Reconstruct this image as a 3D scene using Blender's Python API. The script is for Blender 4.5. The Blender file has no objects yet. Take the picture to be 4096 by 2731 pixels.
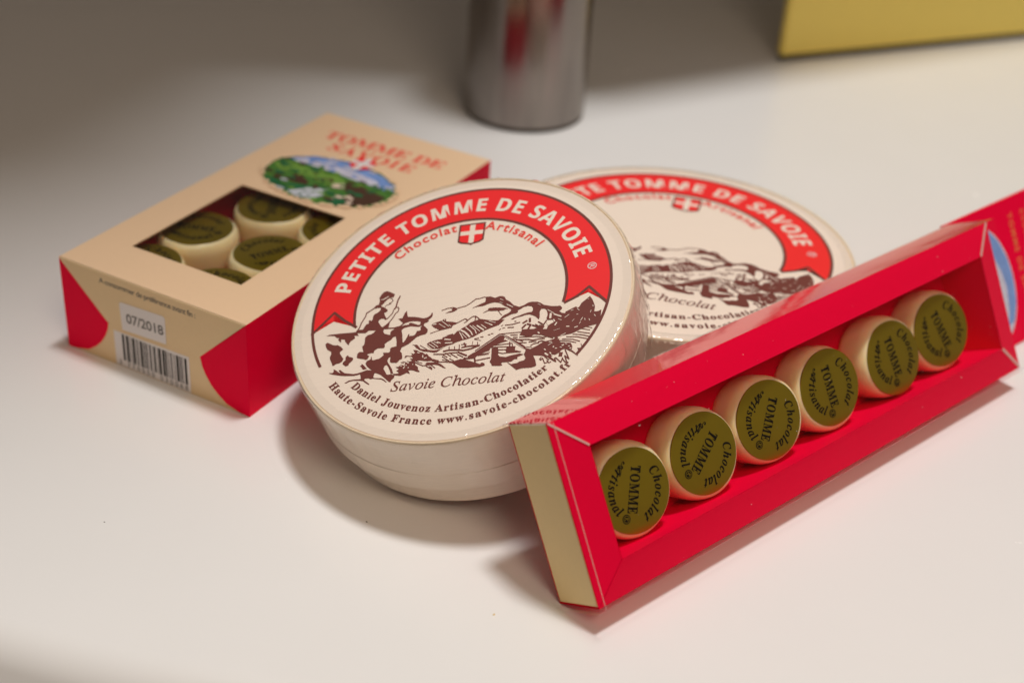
import bpy, math, random
from mathutils import Matrix, Vector
from mathutils.geometry import tessellate_polygon

# ---------------------------------------------------------------- camera, light, exposure
SC = bpy.context.scene
COL = SC.collection
CM = 0.01                                   # everything below is written in centimetres

cam_data = bpy.data.cameras.new('Camera')
cam = bpy.data.objects.new('Camera', cam_data)
COL.objects.link(cam)
SC.camera = cam
cR = Vector((0.9977182865, 0.0352406073, 0.0575875018))
cU = Vector((-0.0675145967, 0.5207792103, 0.8510175047))
cF = Vector((0.0, 0.8529637235, -0.5219701967))
cam.matrix_world = Matrix(((cR.x, cU.x, -cF.x, 0), (cR.y, cU.y, -cF.y, 0), (cR.z, cU.z, -cF.z, 25.2018 * CM), (0, 0, 0, 1)))
cam_data.sensor_width = 36.0
cam_data.lens = 51.25
cam_data.clip_start = 0.02
cam_data.clip_end = 50
cam_data.dof.use_dof = True
cam_data.dof.focus_distance = 0.394
cam_data.dof.aperture_fstop = 8.5

W = bpy.data.worlds.new('World')
SC.world = W
W.use_nodes = True
wn = W.node_tree
bg = wn.nodes['Background']
# the dim room: brighter from the camera's side, darker behind the counter
tc = wn.nodes.new('ShaderNodeTexCoord')
dt = wn.nodes.new('ShaderNodeVectorMath'); dt.operation = 'DOT_PRODUCT'
dt.inputs[1].default_value = Vector((0.55, -0.75, 0.3)).normalized()
wn.links.new(tc.outputs['Generated'], dt.inputs[0])
mr = wn.nodes.new('ShaderNodeMapRange')
mr.inputs['From Min'].default_value = -0.2; mr.inputs['From Max'].default_value = 0.9
mr.inputs['To Min'].default_value = 0.09; mr.inputs['To Max'].default_value = 0.20
wn.links.new(dt.outputs['Value'], mr.inputs['Value'])
wn.links.new(mr.outputs['Result'], bg.inputs['Strength'])
bg.inputs['Color'].default_value = (1.0, 0.82, 0.66, 1)

def area_lamp(name, loc, aim, size, watts, color, spread=180):
    d = bpy.data.lights.new(name, 'AREA')
    d.shape = 'DISK'
    d.size = size * CM
    d.energy = watts
    d.color = color
    d.spread = math.radians(spread)
    o = bpy.data.objects.new(name, d)
    COL.objects.link(o)
    o.location = Vector(loc) * CM
    o.rotation_euler = (Vector(aim) - Vector(loc)).to_track_quat('-Z', 'Y').to_euler()
    return o
area_lamp('ceiling_lamp', (18, 50, 200), (4, 38, 0), 30, 26.0, (1.0, 0.995, 0.985))
area_lamp('room_lamp', (24, -26, 86), (1, 30, 2), 40, 0.38, (1.0, 0.80, 0.60), 70)

vs = SC.view_settings
SC.display_settings.display_device = 'sRGB'
vs.view_transform = 'Standard'
vs.look = 'None'
vs.exposure = 0.0
vs.gamma = 1.0
vs.use_curve_mapping = False
SC.cycles.max_bounces = 12
SC.cycles.transparent_max_bounces = 24
SC.cycles.use_denoising = True
SC.cycles.caustics_reflective = False
SC.cycles.caustics_refractive = False
# ---------------------------------------------------------------- materials
def material(name, color, rough=0.5, metal=0.0, spec=0.5, vary=0.0, scale=8.0, stretch=(1, 1, 1), bump=0.0, sss=0.0, coat=0.0, rvary=0.0):
    m = bpy.data.materials.new(name)
    m.use_nodes = True
    nt = m.node_tree
    p = nt.nodes['Principled BSDF']
    p.inputs['Base Color'].default_value = (*color, 1)
    p.inputs['Roughness'].default_value = rough
    p.inputs['Metallic'].default_value = metal
    p.inputs['Specular IOR Level'].default_value = spec
    p.inputs['Coat Weight'].default_value = coat
    p.inputs['Coat Roughness'].default_value = 0.12
    if sss:
        p.inputs['Subsurface Weight'].default_value = sss
        p.inputs['Subsurface Radius'].default_value = (1.0, 0.7, 0.35)
        p.inputs['Subsurface Scale'].default_value = 0.0022
    if vary or bump or rvary:
        tc = nt.nodes.new('ShaderNodeTexCoord')
        mp = nt.nodes.new('ShaderNodeMapping')
        mp.inputs['Scale'].default_value = tuple(s * 100 for s in stretch)
        nt.links.new(tc.outputs['Object'], mp.inputs['Vector'])
        nz = nt.nodes.new('ShaderNodeTexNoise')
        nz.inputs['Scale'].default_value = scale
        nz.inputs['Detail'].default_value = 6
        nz.inputs['Roughness'].default_value = 0.6
        nt.links.new(mp.outputs['Vector'], nz.inputs['Vector'])
        if vary:
            mx = nt.nodes.new('ShaderNodeMix')
            mx.data_type = 'RGBA'
            mx.inputs['A'].default_value = (*[c * (1 - vary) for c in color], 1)
            mx.inputs['B'].default_value = (*[min(1, c * (1 + vary)) for c in color], 1)
            nt.links.new(nz.outputs['Fac'], mx.inputs['Factor'])
            nt.links.new(mx.outputs['Result'], p.inputs['Base Color'])
        if rvary:
            mr = nt.nodes.new('ShaderNodeMapRange')
            mr.inputs['To Min'].default_value = max(0.02, rough - rvary)
            mr.inputs['To Max'].default_value = rough + rvary
            nt.links.new(nz.outputs['Fac'], mr.inputs['Value'])
            nt.links.new(mr.outputs['Result'], p.inputs['Roughness'])
        if bump:
            bp = nt.nodes.new('ShaderNodeBump')
            bp.inputs['Strength'].default_value = bump
            bp.inputs['Distance'].default_value = 0.0003
            nt.links.new(nz.outputs['Fac'], bp.inputs['Height'])
            nt.links.new(bp.outputs['Normal'], p.inputs['Normal'])
    return m

def film(name, rough=0.05, ior=1.45, wrinkle=0.0, gain=1.0, scale=(1, 1, 1), nscale=10):
    """clear plastic film: see-through, mirrors by Fresnel, may be wrinkled"""
    m = bpy.data.materials.new(name)
    m.use_nodes = True
    nt = m.node_tree
    for n in list(nt.nodes):
        if n.type != 'OUTPUT_MATERIAL':
            nt.nodes.remove(n)
    out = [n for n in nt.nodes if n.type == 'OUTPUT_MATERIAL'][0]
    tr = nt.nodes.new('ShaderNodeBsdfTransparent')
    tr.inputs['Color'].default_value = (0.995, 0.995, 0.995, 1)
    gl = nt.nodes.new('ShaderNodeBsdfGlossy')
    gl.inputs['Color'].default_value = (1, 1, 1, 1)
    gl.inputs['Roughness'].default_value = rough
    fr = nt.nodes.new('ShaderNodeLayerWeight')
    fr.inputs['Blend'].default_value = 0.5
    pw = nt.nodes.new('ShaderNodeMath'); pw.operation = 'POWER'; pw.inputs[1].default_value = 5.0
    nt.links.new(fr.outputs['Facing'], pw.inputs[0])
    r0 = ((ior - 1) / (ior + 1)) ** 2 * 1.1
    mu = nt.nodes.new('ShaderNodeMath')
    mu.operation = 'MULTIPLY_ADD'
    mu.use_clamp = True
    mu.inputs[1].default_value = (1 - r0) * gain
    mu.inputs[2].default_value = r0
    nt.links.new(pw.outputs[0], mu.inputs[0])
    mx = nt.nodes.new('ShaderNodeMixShader')
    nt.links.new(mu.outputs[0], mx.inputs[0])
    nt.links.new(tr.outputs[0], mx.inputs[1])
    nt.links.new(gl.outputs[0], mx.inputs[2])
    nt.links.new(mx.outputs[0], out.inputs['Surface'])
    if wrinkle:
        tc = nt.nodes.new('ShaderNodeTexCoord')
        mp = nt.nodes.new('ShaderNodeMapping')
        mp.inputs['Scale'].default_value = tuple(s * 100 for s in scale)
        nt.links.new(tc.outputs['Object'], mp.inputs['Vector'])
        nz = nt.nodes.new('ShaderNodeTexNoise')
        nz.inputs['Scale'].default_value = nscale
        nz.inputs['Detail'].default_value = 5
        nt.links.new(mp.outputs['Vector'], nz.inputs['Vector'])
        bp = nt.nodes.new('ShaderNodeBump')
        bp.inputs['Strength'].default_value = wrinkle
        bp.inputs['Distance'].default_value = 0.0012
        nt.links.new(nz.outputs['Fac'], bp.inputs['Height'])
        nt.links.new(bp.outputs['Normal'], gl.inputs['Normal'])
    return m

M = {}
M['counter'] = material('white_laminate', (0.85, 0.83, 0.812), 0.24, vary=0.012, scale=0.3, rvary=0.08, spec=0.5)
M['shade_board'] = material('shade_board_brown', (0.20, 0.155, 0.115), 0.7, vary=0.05)  # only on the unseen boards added to cast shade
M['board'] = material('dark_brown_board', (0.15, 0.11, 0.072), 0.7, vary=0.1)
M['yellow'] = material('yellow_paint', (0.90, 0.70, 0.15), 0.5, vary=0.03, scale=1.0)
M['steel'] = material('dull_steel', (0.27, 0.238, 0.215), 0.20, metal=1.0, vary=0.45, scale=0.45, stretch=(2.2, 2.2, 0.35), rvary=0.1, bump=0.2)
M['dark'] = material('dark_gap', (0.05, 0.04, 0.03), 0.6)
M['tan'] = material('beige_card', (0.86, 0.60, 0.38), 0.5, vary=0.025, scale=5)
M['tanside'] = material('beige_card_side', (0.80, 0.58, 0.32), 0.5, vary=0.025, scale=5)
M['red'] = material('red_card', (0.87, 0.001, 0.041), 0.42, vary=0.03, scale=6, spec=0.04)
M['olive'] = material('gold_card', (0.82, 0.60, 0.27), 0.45, vary=0.03, scale=6)
M['cardedge'] = material('white_card_edge', (0.76, 0.40, 0.37), 0.7)
M['wood'] = material('pale_poplar', (0.90, 0.76, 0.64), 0.55, vary=0.05, scale=2.2, stretch=(0.35, 11, 1), bump=0.1)
M['woodside'] = material('poplar_side', (0.90, 0.76, 0.62), 0.55, vary=0.08, scale=2.4, stretch=(1, 1, 9), bump=0.15)
M['plyedge'] = material('plywood_edge', (0.86, 0.69, 0.49), 0.7, vary=0.14, scale=14)
M['ribbon'] = material('ribbon_red', (0.92, 0.018, 0.020), 0.55, vary=0.03, scale=3.0, stretch=(0.5, 9, 1))
M['brown'] = material('brown_ink', (0.165, 0.036, 0.025), 0.6, vary=0.06, scale=12)
M['black'] = material('black_ink', (0.010, 0.008, 0.005), 0.6, spec=0.08)
M['greyink'] = material('grey_ink', (0.14, 0.12, 0.11), 0.6)
M['paper'] = material('white_paper', (0.78, 0.72, 0.70), 0.6)
M['ivory'] = material('white_chocolate', (0.93, 0.75, 0.43), 0.38, vary=0.05, scale=3, sss=0.5, bump=0.1)
M['gold'] = material('gold_foil', (0.36, 0.26, 0.018), 0.28, metal=0.75, vary=0.06, scale=4)
M['redink'] = material('red_ink', (0.86, 0.06, 0.04), 0.6)
M['orangeink'] = material('orange_ink', (0.85, 0.22, 0.06), 0.6)
PIC = {'sky': (0.20, 0.33, 0.68), 'cloud': (0.62, 0.60, 0.72), 'lightgreen': (0.17, 0.33, 0.05), 'green': (0.07, 0.20, 0.03), 'darkgreen': (0.015, 0.13, 0.045), 'cow': (0.07, 0.03, 0.015), 'flower': (0.58, 0.60, 0.66), 'pale': (0.72, 0.56, 0.44)}
for k_, c_ in PIC.items():
    M[k_] = material('print_' + k_, c_, 0.5, vary=0.25, scale=5)
M['sleeve'] = film('clear_sleeve', 0.045, 1.16, wrinkle=0.05, nscale=1.2, scale=(0.4, 1, 1))
M['pane'] = film('window_film', 0.06, 1.40, wrinkle=0.04, nscale=1.0)
M['wrapside'] = film('shrink_wrap_side', 0.08, 1.5, wrinkle=0.30, nscale=4.0, scale=(1, 1, 0.6))
M['wraprim'] = film('shrink_wrap_rim', 0.06, 1.42, wrinkle=0.12, nscale=4.0)

# ---------------------------------------------------------------- mesh helpers
class MB:
    def __init__(self):
        self.v, self.f, self.mi, self.mats = [], [], [], []
    def mat(self, m):
        if m not in self.mats:
            self.mats.append(m)
        return self.mats.index(m)
    def add(self, verts, faces, m):
        b = len(self.v); k = self.mat(m)
        self.v += [tuple(a) for a in verts]
        for f in faces:
            self.f.append(tuple(b + i for i in f)); self.mi.append(k)
    def quad(self, a, b, c, d, m): self.add([a, b, c, d], [(0, 1, 2, 3)], m)
    def box(self, x0, x1, y0, y1, z0, z1, m):
        v = [(x, y, z) for z in (z0, z1) for y in (y0, y1) for x in (x0, x1)]
        self.add(v, [(0, 2, 3, 1), (4, 5, 7, 6), (0, 1, 5, 4), (2, 6, 7, 3), (0, 4, 6, 2), (1, 3, 7, 5)], m)
    def poly(self, pts, z, m, thick=0.0):
        """flat printed outline at height z"""
        P = [Vector((x, y, 0)) for x, y in pts]
        tris = tessellate_polygon([P])
        fs = []
        for t in tris:
            a, b, c = (P[i] for i in t)
            cr = (b - a).cross(c - a).z
            if abs(cr) < 1e-9: continue
            fs.append(tuple(t) if cr > 0 else tuple(reversed(t)))
        self.add([(p.x, p.y, z) for p in P], fs, m)
    def slab(self, pts, z0, z1, m):
        """outline extruded from z0 to z1 (counter-clockwise outline)"""
        n = len(pts)
        ar = sum(pts[i][0] * pts[(i + 1) % n][1] - pts[(i + 1) % n][0] * pts[i][1] for i in range(n))
        if ar < 0: pts = pts[::-1]
        self.poly(pts, z1, m)
        v = [(x, y, z0) for x, y in pts] + [(x, y, z1) for x, y in pts]
        self.add(v, [(i, (i + 1) % n, n + (i + 1) % n, n + i) for i in range(n)], m)
    def stroke(self, pts, w, z, m, dz=2e-5):
        for i in range(len(pts) - 1):
            a, b = Vector(pts[i]), Vector(pts[i + 1])
            d = b - a
            if d.length < 1e-6: continue
            d.normalize(); n = Vector((-d.y, d.x)) * (w / 2); e = d * (w * 0.3)
            z += dz
            self.quad((*(a - e - n), z), (*(b + e - n), z), (*(b + e + n), z), (*(a - e + n), z), m)
        return z
    def ring(self, c, r0, r1, a0, a1, z, m, n=96):
        v, f = [], []
        for i in range(n + 1):
            a = math.radians(a0 + (a1 - a0) * i / n)
            v += [(c[0] + r0 * math.cos(a), c[1] + r0 * math.sin(a), z), (c[0] + r1 * math.cos(a), c[1] + r1 * math.sin(a), z)]
        for i in range(n): f.append((2 * i, 2 * i + 1, 2 * i + 3, 2 * i + 2))
        if a1 < a0: f = [tuple(reversed(q)) for q in f]
        self.add(v, f, m)
    def lathe(self, prof, m, n=128, fn=None):
        v, f = [], []
        for i in range(n):
            a = 2 * math.pi * i / n
            for j, (r, z) in enumerate(prof):
                if fn: r, z = fn(a, j, r, z)
                v.append((r * math.cos(a), r * math.sin(a), z))
        k = len(prof)
        for i in range(n):
            for j in range(k - 1):
                a, b = i * k + j, ((i + 1) % n) * k + j
                f.append((a, b, b + 1, a + 1))
        self.add(v, f, m)
    def build(self, name, parent=None, smooth=None, bevel=0):
        me = bpy.data.meshes.new(name)
        me.from_pydata([(x * CM, y * CM, z * CM) for x, y, z in self.v], [], self.f)
        for m in self.mats: me.materials.append(m)
        me.polygons.foreach_set('material_index', self.mi)
        me.update()
        o = bpy.data.objects.new(name, me)
        COL.objects.link(o)
        if parent is not None: o.parent = parent
        if smooth:
            me.polygons.foreach_set('use_smooth', [True] * len(me.polygons))
            me.set_sharp_from_angle(angle=math.radians(smooth))
        if bevel:
            b = o.modifiers.new('edge', 'BEVEL'); b.width = bevel * CM; b.segments = 2; b.limit_method = 'ANGLE'
        return o

def frame(origin, x, y, z):
    o = Vector(origin) * CM
    return Matrix(((x[0], y[0], z[0], o.x), (x[1], y[1], z[1], o.y), (x[2], y[2], z[2], o.z), (0, 0, 0, 1)))
def thing(name, label, cat, mat=None, group=None):
    o = bpy.data.objects.new(name, None)
    o.empty_display_size = 0.01
    COL.objects.link(o)
    if mat is not None: o.matrix_world = mat
    tag(o, label, cat, group)
    return o
def tag(o, label, cat, group=None):
    o['label'] = label; o['category'] = cat
    if group: o['group'] = group
def structure(o): o['kind'] = 'structure'; return o

# ---------------------------------------------------------------- lettering
def style(s, up, lo):
    out = ''
    for ch in s:
        if 'A' <= ch <= 'Z' and up: out += chr(up + ord(ch) - 65)
        elif 'a' <= ch <= 'z' and lo: out += '\u210e' if (lo == 0x1D44E and ch == 'h') else chr(lo + ord(ch) - 97)
        else: out += ch
    return out
SERIF = lambda s: style(s, 0x1D400, 0x1D41A)
ITALIC = lambda s: style(s, 0x1D434, 0x1D44E)
BOLDIT = lambda s: style(s, 0x1D468, 0x1D482).replace('\U0001D468', '\U0001D4D0')
SANSB = lambda s: style(s, 0x1D5D4, 0x1D5EE)
PLAIN = lambda s: s
_gl = {}
def _raw(body, off):
    cu = bpy.data.curves.new('glyph', 'FONT')
    cu.body = body; cu.size = 1; cu.resolution_u = 3; cu.offset = off
    ob = bpy.data.objects.new('glyph', cu)
    me = bpy.data.meshes.new_from_object(ob)
    v = [(p.co.x, p.co.y) for p in me.vertices]; f = [tuple(p.vertices) for p in me.polygons]
    bpy.data.objects.remove(ob); bpy.data.curves.remove(cu); bpy.data.meshes.remove(me)
    return v, f
def glyph(ch, off=0.0):
    k = (ch, off)
    if k not in _gl:
        if ch == ' ': _gl[k] = ([], [], 0.27)
        else:
            v, f = _raw(ch, off)
            w, _ = _raw(ch + '|', off); b, _ = _raw('|', off)
            adv = max(p[0] for p in w) - max(p[0] for p in b)
            _gl[k] = (v, f, adv)
    return _gl[k]
def letters(mb, text, m, z, size, place, width=None, off=0.0, sx=1.0, track=0.0):
    """place(s, y) maps the distance along the line and height above it to a point"""
    gs = [glyph(ch, off) for ch in text]
    nat = sum(g[2] for g in gs) * size * sx
    if width is not None:
        track = (width - nat) / max(1, len(gs) - 1)
    s = 0
    for v, f, adv in gs:
        c = s + adv * size * sx / 2
        if v:
            q = [place(c, (x - adv / 2) * size * sx, y * size) for x, y in v]
            ff = []
            for t in f:
                a, b, d = (q[i] for i in t[:3])
                ff.append(t if (b[0] - a[0]) * (d[1] - a[1]) - (b[1] - a[1]) * (d[0] - a[0]) > 0 else tuple(reversed(t)))
            mb.add([(x, y, z) for x, y in q], ff, m)
        s += adv * size * sx + track
def on_line(p0, ang):
    ca, sa = math.cos(math.radians(ang)), math.sin(math.radians(ang))
    return lambda c, x, y: (p0[0] + ca * (c + x) - sa * y, p0[1] + sa * (c + x) + ca * y)
def on_arc_top(c0, r, a0):
    """clockwise along the top of a circle, letters pointing outwards"""
    def f(c, x, y):
        a = math.radians(a0) - c / r
        t = (math.sin(a), -math.cos(a)); u = (math.cos(a), math.sin(a))
        return (c0[0] + u[0] * (r + y) + t[0] * x, c0[1] + u[1] * (r + y) + t[1] * x)
    return f
def on_arc_bottom(c0, r, a0):
    """counter-clockwise along the bottom, letters pointing to the centre"""
    def f(c, x, y):
        a = math.radians(a0) + c / r
        t = (-math.sin(a), math.cos(a)); u = (math.cos(a), math.sin(a))
        return (c0[0] + u[0] * (r - y) + t[0] * x, c0[1] + u[1] * (r - y) + t[1] * x)
    return f
def arc_len(r, a0, a1): return abs(math.radians(a1 - a0)) * r

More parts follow.
